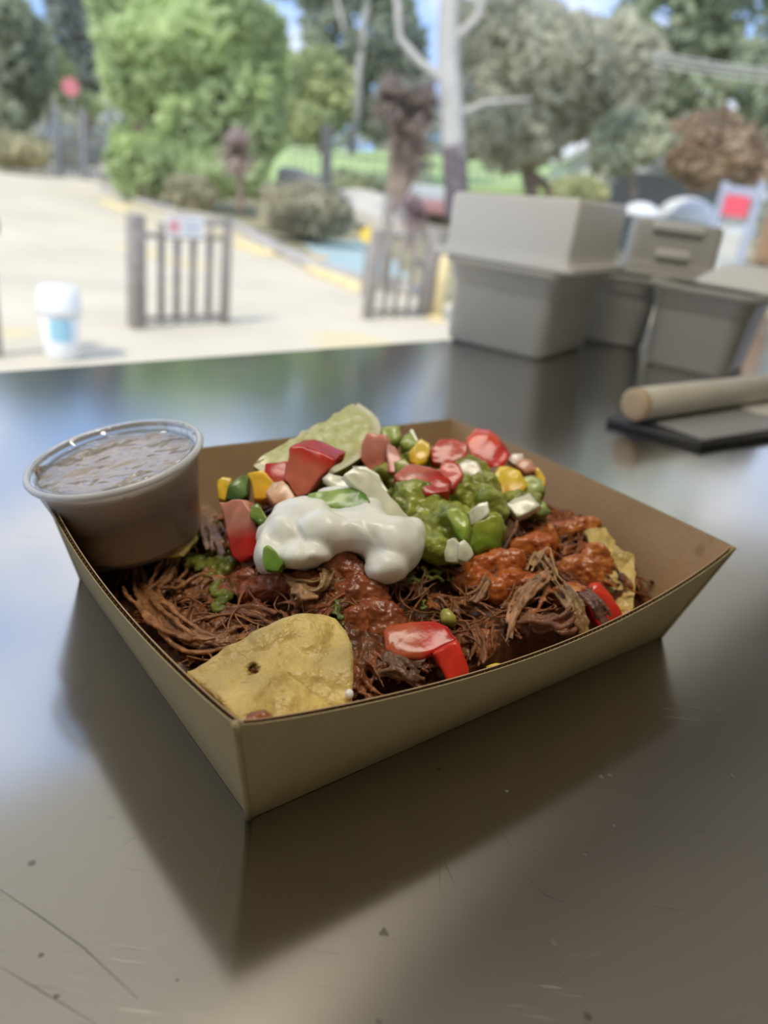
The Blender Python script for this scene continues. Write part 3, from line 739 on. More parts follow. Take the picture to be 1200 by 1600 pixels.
# red pepper strips
RA, RB = (.56, .03, .012), (.62, .035, .014)
rp_ = thing('red_pepper_strip', atz(670, 1020, .022), 'bent red pepper strip resting on the tray rim', 'pepper')
slab('strip_top', [(598, 984), (610, 976), (640, 972), (682, 967), (700, 980), (716, 1000), (690, 1014), (660, 1026), (620, 1028), (600, 1012)], 28, (0, .9, 1), 3, VEG, parent=rp_, bev=.001, cols=((.46, .09, .03), (.48, .018, .010), (1, .2, 0)))
tag(slab('strip_end', [(676, 1018), (700, 1006), (716, 998), (724, 1016), (737, 1056), (722, 1064), (700, 1070), (688, 1044)], 26.5, (0, .3, 1), 3, VEG, parent=rp_, bev=.001, cols=(RA, RB, (0, 1, 0))), 'bright red hanging end')
slab('red_pepper_piece', [(914, 924), (926, 908), (940, 907), (958, 930), (975, 960), (968, 972), (940, 985), (925, 960)], 27, (.1, .3, 1), 5, VEG, 'glossy red pepper piece wedged against the small upright chip', 'pepper', bev=.0012, cols=((.50, .02, .012), (.66, .05, .025), (0, 1, 0)))
# onion
ONI = mat('onion', attr=True, rough=.22, spec=.6, sss=.3, sssr=(1, 1, .8), coat=.3)
OG = 'chopped white onion'
def oni(pts, z, label, nrm=(0, .5, 1), th=3.5, a=(.60, .60, .42), b=(.70, .69, .54), cat='onion', name='onion_piece'):
    return slab(name, pts, z, nrm, th, ONI, label, cat, OG, bev=.0004, cols=(a, b, (.3, 1, 0)))
oni([(536, 742), (552, 730), (572, 738), (600, 764), (632, 798), (663, 829), (656, 850), (641, 858), (622, 834), (598, 802), (570, 772)], 47, 'longest white onion strip curving down over the cream', nrm=(.3, .4, 1), th=3, b=(.80, .80, .62))
oni([(503, 748), (514, 738), (536, 746), (556, 762), (562, 778), (544, 772), (520, 762)], 48, 'short pale onion strip beside the biggest tomato dice', nrm=(0, .6, 1), th=3)
oni([(549, 727), (572, 728), (592, 742), (608, 766), (600, 770), (578, 748)], 49, 'thin onion curl arching behind the longest strip', th=2.5)
oni([(790, 788), (806, 778), (828, 769), (845, 791), (826, 800), (809, 806)], 43, 'white onion square below the yellow pepper cube', nrm=(0, .7, 1))
oni([(731, 800), (748, 786), (763, 782), (765, 800), (752, 814), (738, 822)], 46, 'white onion chip on the guacamole face', nrm=(-.2, .4, 1))
oni([(694, 862), (699, 842), (708, 838), (718, 848), (716, 878), (696, 878)], 41, 'left half of the onion pair at the guacamole foot'.replace('left half', 'taller half'), nrm=(-.2, .2, 1), th=5)
oni([(716, 876), (718, 850), (728, 842), (741, 866), (730, 878)], 41, 'smaller slanting half of the onion pair at the guacamole foot', nrm=(.2, .2, 1), th=5)
oni([(716, 726), (730, 718), (746, 722), (754, 738), (742, 746), (720, 744)], 50.5, 'translucent onion bit under the bright orange red dice', a=(.56, .55, .32), b=(.66, .60, .46))
oni([(794, 718), (802, 709), (816, 708), (820, 720), (806, 727)], 46, 'small blush white onion bit at the crest end', a=(.72, .55, .45), b=(.80, .74, .66))
oni([(640, 672), (646, 668), (656, 690), (650, 696)], 50, 'thin white onion edge beside the green avocado chunks', th=2)
# avocado chunks
AG = 'green avocado and chilli chunks'
def avo(pts, z, label, a, b, nrm=(0, .5, 1), th=8, d=(0, 1, 0)):
    return slab('avocado_chunk', pts, z, nrm, th, VEG, label, 'avocado', AG, bev=.002, cols=(a, b, d), wob=.0006)
avo([(590, 678), (594, 664), (606, 661), (624, 664), (630, 680), (620, 692), (600, 690)], 50, 'round pale green avocado lump at the back beside the lime', (.30, .36, .08), (.46, .54, .18))
avo([(626, 690), (632, 678), (644, 675), (654, 692), (646, 702), (630, 700)], 49, 'small green avocado lump touching the thin white onion edge', (.22, .30, .05), (.36, .46, .12))
avo([(812, 742), (832, 738), (852, 752), (855, 768), (836, 772), (818, 764)], 43, 'pale green chilli chunk at the beef end of the crest', (.36, .44, .12), (.50, .58, .24))
avo([(700, 796), (716, 789), (730, 800), (736, 828), (730, 850), (716, 842), (704, 818)], 46, 'yellow green pepper flap hanging above the onion pair', (.30, .44, .06), (.42, .52, .12), nrm=(-.1, .2, 1), th=4)
avo([(736, 830), (752, 806), (778, 796), (792, 812), (788, 842), (774, 862), (744, 868), (735, 852)], 41, 'smooth bright green avocado slice facing the beef', (.17, .25, .02), (.29, .34, .04), nrm=(.2, .2, 1))
avo([(830, 788), (850, 780), (862, 796), (850, 808), (834, 806)], 40, 'dull green chunk just before the beef crest', (.22, .28, .08), (.34, .42, .14), th=6)
# ------------------------------------------------------------------ lime wedge
lime = thing('lime_wedge', atz(485, 745, .040), 'pale cut lime wedge standing behind the tomato dice', 'lime')
Pa, Pb = atz(561, 630, .0575), atz(396, 728, .046)
ax = (Pb - Pa); half = ax.length / 2; ax.normalize(); mid_ = (Pa + Pb) / 2
tocam = (ORG - mid_).normalized(); dn = V((0, 0, -1)); f1 = (dn * .55 + tocam * .75 + RT * .25); f1 = (f1 - ax * f1.dot(ax)).normalized()
rotd = Matrix.Rotation(R(58), 3, ax); f2a = rotd @ f1; f2b = rotd.inverted() @ f1
f2 = f2a if f2a.dot(tocam) < f2b.dot(tocam) else f2b
sgn_ = 1 if f2 is f2a else -1
RAD = .0195
def lpt(phi, th, r=1.0):
    d = Matrix.Rotation(sgn_ * phi, 3, ax) @ f1
    return mid_ + ax * (-cos(th) * half * r) + d * (abs(sin(th)) ** .62 * RAD * r)
LN, LM = 40, 10; vs = []; fs = []; cs = []
for j in range(LM + 1):
    for i in range(LN + 1):
        p = lpt(R(58) * j / LM, pi * i / LN); vs.append(p + p.normalized() * 0); q = .5 + .5 * nn(p, 300, 2); cs.append((.24 + .16 * q, .30 + .14 * q, .05))
for j in range(LM):
    for i in range(LN): a = j * (LN + 1) + i; fs.append((a, a + 1, a + LN + 2, a + LN + 1))
tag(obj('rind', vs, fs, VEG, lime, cs, True), 'green yellow rind')
FLESH = mat('lime_flesh', attr=True, rough=.2, spec=.6, sss=.3, sssr=(.8, 1, .4), coat=.5, bump=.5, bscale=380)
for phi in (0, R(58)):
    vs = [mid_ - f1 * .0015]; cs = [(.62, .66, .40)]; fs = []; KR = 14
    nrm_ = (Matrix.Rotation(sgn_ * phi, 3, ax) @ f1).cross(ax); nrm_ = nrm_ * (1 if nrm_.dot(tocam) > 0 else -1)
    if phi: nrm_ = -nrm_ if nrm_.dot(f1) < 0 else nrm_
    for k in range(1, KR + 1):
        for i in range(LN + 1):
            th = pi * i / LN; r = k / KR; p = lpt(phi, th, r)
            ves = nn(p, 420, 5) + .6 * nn(p, 1000, 6); pith = 1 if r > .9 else 0; axis_e = i in (0, LN)
            lift = 0 if pith else .0012 + .0007 * ves
            q = p + nrm_ * lift
            if axis_e: q = q - (Matrix.Rotation(sgn_ * phi, 3, ax) @ f1) * (.0005 + .0012 * nn(p, 380, 9))
            vs.append(q); w = max(pith, min(1, max(0, .15 + .8 * ves)))
            base = V((.58, .62, .27)); white = V((.80, .80, .58)); c = base.lerp(white, w); cs.append(tuple(c))
    for i in range(LN): fs.append((0, 1 + i, 2 + i))
    for k in range(KR - 1):
        for i in range(LN): a = 1 + k * (LN + 1) + i; fs.append((a, a + LN + 1, a + LN + 2, a + 1))
    obj('flesh', vs, fs, FLESH, lime, cs, True)

# ------------------------------------------------------------------ tortilla chips
CHIP = mat('tortilla', (0.60, 0.44, 0.14), .38, spec=.5, noise_amt=.28, nscale=90, bump=.7, bscale=150, dirt=((.42, .24, .06), 260, .66))
def chip(name, pts3, label, hole=None, th=.0016, curl=.002, spots=()):
    """pts3: outline as (px, py, z mm)"""
    P = [atz(a, b, z / 1000) for a, b, z in pts3]; c = sum(P, V()) / len(P)
    bm = bmesh.new(); vv = [bm.verts.new(p) for p in P]; cen = bm.verts.new(c)
    for i in range(len(vv)): bm.faces.new((vv[i], vv[(i + 1) % len(vv)], cen))
    bmesh.ops.recalc_face_normals(bm, faces=bm.faces)
    for q in range(4): bmesh.ops.subdivide_edges(bm, edges=bm.edges[:], cuts=1, use_grid_fill=True)
    bmesh.ops.triangulate(bm, faces=bm.faces[:])
    n = sum((f.normal for f in bm.faces), V()).normalized(); n = n if n.z > 0 else -n
    if hole:
        hp = [atz(x, y, pts3[0][2] / 1000) for x, y in hole]
        hc = ((sum(x for x, y in hole) / len(hole)), (sum(y for x, y in hole) / len(hole)))
    for v in bm.verts:
        if not v.is_boundary: v.co += n * (curl * nn(v.co, 60, 3) + .0011 * nn(v.co, 160, 4) + .0004 * nn(v.co, 420, 8))
        else: v.co += n * (curl * nn(v.co, 60, 3) + .0008 * nn(v.co, 160, 4))
    if hole:
        dead = []
        for f in bm.faces:
            q = f.calc_center_median(); r = q - ORG; z = r.dot(W_); x = 600 + FPX * r.dot(RT) / z; y = 800 - FPX * r.dot(UP) / z
            if ((x - hc[0]) / 10.0) ** 2 + ((y - hc[1]) / 11.0) ** 2 < 1: dead.append(f)
        bmesh.ops.delete(bm, geom=dead, context='FACES')
    bm.verts.index_update(); vs = [v.co.copy() for v in bm.verts]; fs = [tuple(v.index for v in f.verts) for f in bm.faces]; bm.free()
    o = obj(name, vs, fs, CHIP); s = o.modifiers.new('s', 'SOLIDIFY'); s.thickness = th; s.offset = 0
    o.data.polygons.foreach_set('use_smooth', [True] * len(o.data.polygons)); evaluated(o)
    return tag(o, label, 'chip', 'tortilla chips')
ch1 = chip('tortilla_chip', [(292, 1050, 29), (322, 1036, 30), (362, 1010, 32), (410, 985, 34), (462, 966, 35), (500, 961, 35.5), (524, 967, 35), (540, 985, 34), (550, 1010, 33), (551, 1060, 30.5), (548, 1108, 27), (545, 1122, 25.5), (490, 1130, 26), (430, 1138, 28), (384, 1142, 29.5), (366, 1126, 30), (345, 1102, 29.5), (318, 1076, 29)],
     'biggest tortilla chip lying at the near corner of the tray', hole=[(388, 1042), (404, 1040), (403, 1052), (390, 1060)])
SP = tag(smear('salsa_spot', [(402, 1122, 16, 4, 10)], 'brown red sauce spot on the big chip at the near corner', 'salsa', SAUCE, scol((.22, .06, .02), (.34, .10, .03), 4), lift=12, r0=.9, seed=12)) if False else None
spot = lumps('salsa_spot', [(405, 1119, 31.3, 22, 9, 1.5), (428, 1127, 30.6, 16, 5, 1.3), (388, 1128, 31.3, 14, 5, 1.3)], SAUCE, .0005, disp=lambda v: .0004 * nn(v, 500, 2), smooth_it=2, col=scol((.24, .07, .02), (.36, .12, .03), 4))
tag(spot, 'brown red sauce spot on the big chip at the near corner', 'salsa')
chip('tortilla_chip', [(930, 842, 34), (952, 846, 34), (972, 862, 33), (990, 868, 32), (992, 905, 28), (989, 952, 22), (978, 968, 19), (955, 958, 20), (935, 920, 24), (915, 890, 28)], 'small upright tortilla chip against the far tray wall', th=.0015, curl=.001)
chip('tortilla_chip', [(915, 828, 36), (945, 826, 36), (962, 846, 34), (955, 872, 31), (925, 862, 33)], 'sauce stained chip corner behind the small upright chip', th=.0015, curl=.001)
chip('tortilla_chip', [(240, 870, 20), (262, 822, 25), (290, 818, 24), (310, 840, 22), (285, 872, 19)], 'shaded chip corner between the dip cup and the beef', th=.0015, curl=.001)
avo([(684, 955), (700, 948), (716, 962), (712, 978), (692, 976)], 29, 'yellow green avocado bit half buried behind the bent red pepper strip', (.22, .22, .03), (.40, .38, .08), th=5)
# cream drops
for px, py, z, rx, ry, lab in ((650, 1032, 23.5, 17, 6, 'oblong cream drop on the beef beneath the bent red strip'), (546, 1084, 30.0, 7, 8, 'round cream drop on the edge of the biggest chip'), (577, 1107, 29.8, 5, 3, 'tiny cream drop on the near tray rim')):
    tag(lumps('cream_drop', [(px, py, z, rx, ry, 1.4, 12)], CREAMM, .0004, smooth_it=2), lab, 'cream drop', 'cream drops')
# beef pieces that stand out
def bundle(pts, rad, n, label, col, seed, z_off=1.0, spread=1.0, flat=.8):
    """a torn piece of meat: n fibres side by side along the path pts (picture points laid on the heap)"""
    q = random.Random(seed); mb = MB(); P = []
    for px, py, dz in pts: p = hit(px, py); P.append(p + V((0, 0, (dz + z_off) / 1000)) - p.normalized() * 0)
    D = []
    for i in range(len(P) - 1):
        p0_ = P[max(0, i - 1)]; p1_, p2_ = P[i], P[i + 1]; p3_ = P[min(len(P) - 1, i + 2)]
        for k in range(4):
            t = k / 4; D.append(.5 * ((2 * p1_) + (p2_ - p0_) * t + (2 * p0_ - 5 * p1_ + 4 * p2_ - p3_) * t * t + (3 * p1_ - p0_ - 3 * p2_ + p3_) * t ** 3))
    D.append(P[-1]); m_ = len(D)
    for k in range(int(n * 1.6)):
        off = V((q.gauss(0, 1), q.gauss(0, 1), q.gauss(0, .6))) * .00085 * spread; a = q.randint(0, max(0, m_ // 5)); b = m_ - q.randint(0, max(0, m_ // 5)); ph = q.uniform(0, 40)
        pts_ = [D[i] + off * (1 + .5 * sin(i * .4 + ph)) + V((nn(D[i], 250, ph), nn(D[i], 250, ph + 2), nn(D[i], 250, ph + 4))) * .0007 for i in range(a, b)]
        if len(pts_) < 3: continue
        c = tuple(x * q.uniform(.75, 1.25) for x in col); L = len(pts_)
        mb.tube(pts_, [rad * .001 * q.uniform(.8, 1.15) * (.6 + .4 * sin(pi * (i + .7) / (L + .4))) * .68 for i in range(L)], 7, c, flat)
    vs, fs = voxel_merge(mb, .00032, 1, lambda v: bdisp(v) * .6)
    cs = [tuple(x * (1 + .55 * noise.noise(v * 300 + V((seed, 0, 0)))) for x in col) for v in vs]
    o = obj('beef_shred', vs, fs, BEEF, None, cs, True); return tag(o, label, 'meat', 'standout beef shreds')
TAN = (.29, .135, .058); BRN = (.19, .072, .028); OLV = (.24, .14, .05); ORB = (.36, .14, .05)
bundle([(215, 890, 1), (222, 930, 1), (245, 968, 1), (285, 1000, 1), (330, 1012, 1), (372, 1008, 1)], 1.3, 9, 'long tan beef shred looping down beside the near side wall', TAN, 1, spread=2.0)
bundle([(205, 915, 0), (212, 885, 2), (250, 872, 2), (275, 885, 2), (262, 915, 1), (240, 935, 0)], 1.6, 10, 'folded tan beef flap under the dip cup', TAN, 2, spread=2.4)
bundle([(265, 915, 1), (300, 922, 1), (325, 905, 1.5), (350, 915, .5)], 1.3, 6, 'short tan beef shred crossing the green smear', TAN, 3, spread=1.6)
bundle([(330, 985, 0), (355, 965, 1), (395, 962, 1), (430, 970, .5)], 1.3, 7, 'brown beef shred behind the big chip edge', BRN, 4, spread=1.6)
bundle([(450, 925, 1), (470, 940, 1.5), (500, 945, 1.5), (510, 925, 2), (498, 915, 1)], 1.0, 6, 'curled beef tip hooking over the top of the big chip', OLV, 5, z_off=3, spread=1.0)
bundle([(455, 955, 2), (468, 955, 3), (480, 960, 2.5), (492, 955, 1.5)], 1.3, 5, 'small knob of beef resting on the big chip top', (.34, .19, .09), 6, z_off=3.5, spread=1.0)
bundle([(790, 1010, 0), (800, 975, 2), (815, 950, 3), (842, 925, 4), (858, 915, 4)], 1.05, 6, 'long beef shred standing diagonally across the dark hollow', (.34, .17, .08), 7, spread=1.0)
bundle([(825, 905, 2), (838, 885, 3), (850, 905, 3), (866, 925, 2)], .8, 6, 'thin pale beef threads poking from the orange salsa', (.42, .26, .12), 8, spread=1.4)
bundle([(870, 925, 2), (888, 950, 2), (902, 975, 1), (910, 1000, 0)], 1.1, 7, 'olive beef shred beside the glossy red pepper piece', OLV, 9, spread=1.3)
bundle([(905, 940, 2), (925, 955, 2), (940, 985, 1)], 1.2, 6, 'dark beef shred touching the glossy red pepper piece', (.17, .08, .05), 10, spread=1.3)
bundle([(818, 985, 1), (850, 985, 2), (872, 990, 2), (895, 975, 2)], 1.4, 8, 'thick brown beef shred lying along the rim side hollow', BRN, 11, spread=1.8)
bundle([(862, 790, 1), (880, 778, 2), (898, 782, 1)], 1.5, 7, 'dark beef lump at the crest behind the dull green chunk', (.15, .07, .05), 12, z_off=2, spread=1.8)
bundle([(885, 800, 1), (905, 790, 2.5), (930, 800, 2.5), (948, 812, 1.5)], 1.2, 9, 'pinkish beef threads on the crest by the far wall', (.36, .20, .15), 13, z_off=2, spread=1.5)
bundle([(735, 985, 1), (748, 1010, 1), (745, 1040, 0)], 1.0, 6, 'beef shred dropping past the end of the bent red strip', BRN, 14, spread=1.4)
bundle([(728, 955, 2), (745, 945, 3), (758, 920, 3)], .9, 5, 'slim beef shred rising toward the orange red salsa', (.30, .15, .07), 15, spread=1.0)
bundle([(580, 1050, 0), (605, 1040, 1.5), (625, 1055, 1), (655, 1060, 0)], 1.3, 9, 'crumbly dark beef shred in the hollow by the near rim', (.16, .08, .045), 16, spread=2.0)
bundle([(800, 820, 1), (790, 850, 2), (778, 872, 1)], 1.1, 6, 'dark beef shred between the avocado slice and orange salsa', (.15, .075, .04), 17, spread=1.5)
bundle([(300, 780, 0), (318, 800, 2), (335, 840, 1.5), (350, 880, 1)], 1.4, 8, 'greyish beef shred running down past the tall tomato dice', (.26, .16, .11), 18, spread=2.0)

# ------------------------------------------------------------------ dip cup
cc = atz(180, 714, .0475); kc = px2(cc)
vtc = (ORG - cc).normalized(); im = (UP * .95 - RT * .31); im = (im - vtc * im.dot(vtc)).normalized()
CA = (vtc * .365 + im * .931).normalized()
RC = 138 * kc
CUP = film_mat('dip_cup_plastic', .16, (.7, .7, .69), .3, .02, 40)
DIP = mat('beige_dip', (.54, .42, .31), .45, noise_amt=.08, nscale=90, sss=.1, dirt=((.22, .13, .08), 130, .68), bump=.05, bscale=200)
cup = thing('dip_cup', cc - CA * .029, 'clear lidded plastic cup of beige dip tilted in the tray corner', 'cup')
def cl(mb, prof, n=64): mb.lathe([(r * RC, h) for r, h in prof], cc, n, CA)
mb = MB(); cl(mb, [(0, -.0285), (.70, -.0285), (.73, -.027), (.90, -.0015), (.90, -.0045), (.715, -.026), (.69, -.0275), (0, -.0275)]); 
cup_body = mb.build('cup_wall', CUP, cup, True)
mb = MB(); cl(mb, [(0, -.0274), (.692, -.0274), (.714, -.0262), (.858, -.0046), (.872, -.0030), (.5, -.0026), (0, -.0025)]); dip = mb.build('dip', DIP, cup, True)
LID = film_mat('lid_plastic', .05, (.8, .8, .8), .04, 1.0, 48, 2.2)
mb = MB(); cl(mb, [(0, -.0020), (.5, -.0021), (.84, -.0024), (.875, -.0022), (.90, .0004), (.935, .0008), (.935, .0012), (.89, .0010), (.862, -.0015), (.84, -.0017), (.5, -.0014), (0, -.0013)])
lid = mb.build('lid', LID, cup, True)
RIM = mat('rim_plastic', (.74, .75, .76), .15, spec=.7, alpha=.75)
mb = MB(); cl(mb, [(.925, .0006), (.945, .0010), (.965, .0011), (.988, .0008), (1.0, .0000), (.99, -.0008), (.965, -.0011), (.94, -.0010), (.925, -.0006), (.925, .0006)]); mb.build('rim', RIM, lid, True)
# ------------------------------------------------------------------ outdoors: ground
CONC = mat('pale_concrete', (0.62, 0.55, 0.42), 0.85, noise_amt=.10, nscale=.6, dirt=((0.66, 0.56, 0.34), 0.35, 0.56), bump=.2, bscale=8)
def ground_poly(name, pts, z, th, m):
    """flat slab with the outline pts (world xy)"""
    n = len(pts)
    vs = [V((p[0], p[1], z)) for p in pts] + [V((p[0], p[1], z - th)) for p in pts]
    fs = [tuple(range(n)), tuple(reversed(range(n, 2 * n)))] + [(i, i + n, (i + 1) % n + n, (i + 1) % n) for i in range(n)]
    return obj(name, vs, fs, m)
def gp(px, py, z=GZ): p = atz(px, py, z); return (p.x, p.y)
struct(ground_poly('driveway_ground', [(-70, -25), (70, -25), (160, 240), (-160, 240)], GZ, 0.3, CONC))
SOIL = mat('garden_soil', (0.34, 0.30, 0.18), 0.95, noise_amt=.25, nscale=.8, bump=.4, bscale=5)
k = [gp(160, 296), gp(230, 322), gp(290, 338), gp(360, 350), gp(430, 393), gp(500, 424), gp(600, 452), gp(690, 470)]
bed = k + [(9, 14.2), (60, 22), (140, 200), (-40, 200), (-18, 45)]
bo = ground_poly('garden_ground', bed, GZ + 0.07, 0.3, SOIL); struct(bo)
KERB = mat('grey_kerb', (0.46, 0.43, 0.40), 0.8, noise_amt=.1, nscale=2)
mb = MB()
for i in range(len(k) - 1):
    a, b = V((*k[i], GZ)), V((*k[i + 1], GZ)); d = (b - a); nn = V((-d.y, d.x, 0)).normalized()
    mb.box((a + b) / 2, d / 2 * 1.01, nn * 0.16, 0.16)
struct(bevel(mb.build('kerb', KERB), .02, 1))
GRASS = mat('mown_grass', (0.38, 0.50, 0.20), 0.9, noise_amt=.2, nscale=1.2, bump=.5, bscale=6)
def bank(name, quad, m):  # sloping ground, four corners given as picture ray + distance
    vs = [aty(*q) for q in quad]; vs2 = [v - V((0, 0, .4)) for v in vs]
    return struct(obj(name, vs + vs2, [(0, 1, 2, 3), (7, 6, 5, 4), (0, 4, 5, 1), (1, 5, 6, 2), (2, 6, 7, 3), (3, 7, 4, 0)], m))
bank('grass_bank_ground', [(300, 282, 40), (900, 300, 40), (960, 262, 62), (260, 215, 62)], GRASS)
PATH = mat('pale_path', (0.62, 0.58, 0.52), .85, noise_amt=.05, nscale=1)
bank('path_ground', [(430, 292, 33), (640, 352, 25), (650, 318, 30), (455, 262, 39)], PATH)
BLUE = mat('blue_paint', (0.40, 0.52, 0.52), .8, noise_amt=.1, nscale=2)
q = [gp(465, 378, GZ + .02), gp(590, 382, GZ + .02), gp(640, 440, GZ + .02), gp(520, 425, GZ + .02)]
struct(ground_poly('blue_parking_ground', q, GZ + .085, .02, BLUE))

# ------------------------------------------------------------------ trees
LEAF = leaf_mat('foliage')  # leaf colours are paled and greyed, so the haze is painted into them
def leaves(name, blobs, size, cols, parent, seed=1, drop=0.0, shell_=0.45):
    rr = random.Random(seed); vs = []; fs = []; cs = []
    for (c, rx, ry, rz, n) in blobs:
        c = V(c)
        for i in range(n):
            while True:
                d = V((rr.uniform(-1, 1), rr.uniform(-1, 1), rr.uniform(-1, 1)))
                if 0.05 < d.length < 1: break
            L = d.length; d = d / L * (L ** shell_)
            d = d * (1 + .28 * noise.noise(d * 2.1 + c))
            p = c + V((d.x * rx, d.y * ry, d.z * rz))
            if drop and noise.noise(p * (1.1 / max(rx, .5)) * 2.4 + V((seed, 0, 0))) > drop: continue
            a = V((rr.gauss(0, 1), rr.gauss(0, 1), rr.gauss(0, .7))).normalized(); b = a.orthogonal().normalized()
            b = Matrix.Rotation(rr.uniform(0, 6.3), 3, a) @ b; e = a.cross(b)
            s = size * rr.uniform(.6, 1.3); k0 = len(vs)
            vs += [p - b * s, p + e * s * .5, p + b * s, p - e * s * .5]; fs.append((k0, k0 + 1, k0 + 2, k0 + 3))
            tcol = noise.noise(p * (1.3 / max(rx, .5)) + V((seed * 3, 0, 0))) * 1.1 + rr.uniform(-.25, .25) + .5
            tcol = min(1, max(0, tcol)); ca, cb = cols
            col = tuple(ca[j] * (1 - tcol) + cb[j] * tcol for j in range(3)); cs += [col] * 4
    o = obj(name, vs, fs, LEAF, parent, cs); return o
def limb(mb, pts, r0, r1, n=7):
    P = [];
    for i in range(len(pts) - 1):
        for t in range(4):
            f = t / 4; P.append(V(pts[i]).lerp(V(pts[i + 1]), f))
    P.append(V(pts[-1])); m_ = len(P)
    P = [p + V((noise.noise(p * .7 + V((5, 0, 0))), 0, 0)) * r0 * .5 * min(1, i) for i, p in enumerate(P)]
    mb.tube(P, [r0 + (r1 - r0) * i / (m_ - 1) for i in range(m_)], n)
BARK = mat('brown_bark', (0.30, 0.23, 0.18), .9, noise_amt=.3, nscale=4, bump=.5, bscale=12)
WBARK = mat('white_gum_bark', (0.50, 0.49, 0.46), .8, noise_amt=.12, nscale=2, bump=.3, bscale=6)
DBARK = mat('dark_bark', (0.17, 0.14, 0.15), .9, noise_amt=.3, nscale=4, bump=.5, bscale=9)
def G(px, py, y): return aty(px, py, y)
def sc(y, px=600, py=200): return depth(aty(px, py, y)) / FPX      # metres per picture pixel at distance y
def blob(px, py, y, rx, rz, n, ry=None):
    s = sc(y); return (G(px, py, y), rx * s, (ry or rx * .8) * s, rz * s, n)
def tree(name, label, px, py, y, trunks, blobs, size, cols, bark=BARK, seed=1, drop=0, group=None):
    base = G(px, py, y); base.z = min(base.z, base.z)
    t = thing(name, base, label, 'tree', group)
    if trunks:
        mb = MB()
        for pts, r0, r1 in trunks: limb(mb, [G(a, b, yy) for a, b, yy in pts], r0 * sc(y), r1 * sc(y))
        tag(mb.build('trunk', bark, t, True))
    if blobs: tag(leaves('foliage', blobs, size, cols, t, seed, drop), kind='stuff')
    return t
G1, G2 = (0.38, 0.47, 0.26), (0.66, 0.78, 0.42)
tree('broadleaf_tree', 'large bright green bushy tree beyond the driveway kerb', 240, 305, 28,
     [([(228, 305, 28), (222, 200, 28), (235, 60, 28)], 22, 12), ([(250, 300, 28.5), (262, 180, 28), (320, 60, 28)], 12, 6), ([(222, 200, 28), (200, 90, 28)], 9, 4)],
     [blob(300, 70, 28, 145, 95, 5000), blob(350, 190, 27.5, 95, 95, 2600), blob(215, 110, 28, 52, 70, 1200), blob(390, 110, 28, 62, 70, 1500), blob(205, 250, 28, 36, 52, 1100), blob(250, 250, 27.5, 40, 45, 700), blob(330, 265, 27, 90, 38, 1600),
      blob(250, 12, 29, 80, 42, 1500)], .26, (G1, G2), seed=3)
tree('yellow_green_tree', 'round yellow green tree behind the bushy broadleaf tree', 500, 240, 36,
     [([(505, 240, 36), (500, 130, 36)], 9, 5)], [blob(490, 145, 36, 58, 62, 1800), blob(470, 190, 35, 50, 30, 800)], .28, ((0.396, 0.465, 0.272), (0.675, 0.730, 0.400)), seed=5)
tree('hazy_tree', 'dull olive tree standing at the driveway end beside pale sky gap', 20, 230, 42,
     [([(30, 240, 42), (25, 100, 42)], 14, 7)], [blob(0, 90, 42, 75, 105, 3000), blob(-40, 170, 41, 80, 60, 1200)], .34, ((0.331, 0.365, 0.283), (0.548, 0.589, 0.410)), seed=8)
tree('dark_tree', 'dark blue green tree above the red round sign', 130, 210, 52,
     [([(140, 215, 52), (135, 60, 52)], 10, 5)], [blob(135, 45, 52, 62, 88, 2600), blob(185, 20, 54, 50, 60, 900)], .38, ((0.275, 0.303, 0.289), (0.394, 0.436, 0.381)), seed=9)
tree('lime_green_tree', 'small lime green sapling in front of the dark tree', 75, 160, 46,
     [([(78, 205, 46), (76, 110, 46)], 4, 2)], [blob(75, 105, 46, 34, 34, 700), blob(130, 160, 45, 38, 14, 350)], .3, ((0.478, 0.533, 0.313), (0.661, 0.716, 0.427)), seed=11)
# white gum with its dark base
gum = thing('gum_tree', G(712, 318, 22), 'tall white barked gum tree with a blackened foot', 'tree')
mb = MB()
limb(mb, [G(712, 250, 22), G(706, 130, 22), G(705, 0, 22), G(700, -260, 22), G(690, -620, 22)], 19 * sc(22), 11 * sc(22))
limb(mb, [G(700, 130, 22), G(655, 95, 22), G(625, 60, 22), G(612, -60, 22), G(590, -360, 22)], 8 * sc(22), 3 * sc(22))
limb(mb, [G(712, 60, 22), G(745, 30, 22), G(765, -30, 22), G(830, -300, 22)], 7 * sc(22), 3 * sc(22))
limb(mb, [G(715, 180, 22), G(760, 160, 22), G(830, 155, 22)], 5 * sc(22), 2 * sc(22))
limb(mb, [G(690, -150, 22), G(610, -330, 22), G(520, -480, 22)], 7 * sc(22), 3 * sc(22))
mb.build('trunk', WBARK, gum, True)
mb = MB(); limb(mb, [G(712, 345, 22), G(712, 290, 22), G(711, 228, 22)], 20 * sc(22), 19.5 * sc(22)); tag(mb.build('trunk_foot', DBARK, gum, True), 'blackened foot of the trunk')
tag(leaves('foliage', [blob(600, -330, 22, 190, 110, 1500), blob(830, -330, 22, 170, 120, 1500), blob(700, -640, 23, 260, 160, 2000), blob(480, -520, 22, 130, 90, 800)], .2, ((0.349, 0.384, 0.315), (0.519, 0.560, 0.450)), gum, 13, .12), kind='stuff')
tree('slender_gum', 'slender pale trunked gum behind the yellow green tree', 560, 240, 38,
     [([(550, 240, 38), (560, 120, 38), (572, 0, 38), (560, -200, 38)], 8, 4), ([(540, 60, 38), (520, -40, 38), (500, -160, 38)], 4, 2)],
     [blob(565, 45, 40, 90, 75, 2600), blob(500, -60, 40, 110, 60, 900), blob(590, -160, 38, 120, 80, 1300), blob(600, 140, 40, 75, 75, 2200)], .32, ((0.376, 0.417, 0.341), (0.570, 0.618, 0.487)), WBARK, 14, .22)
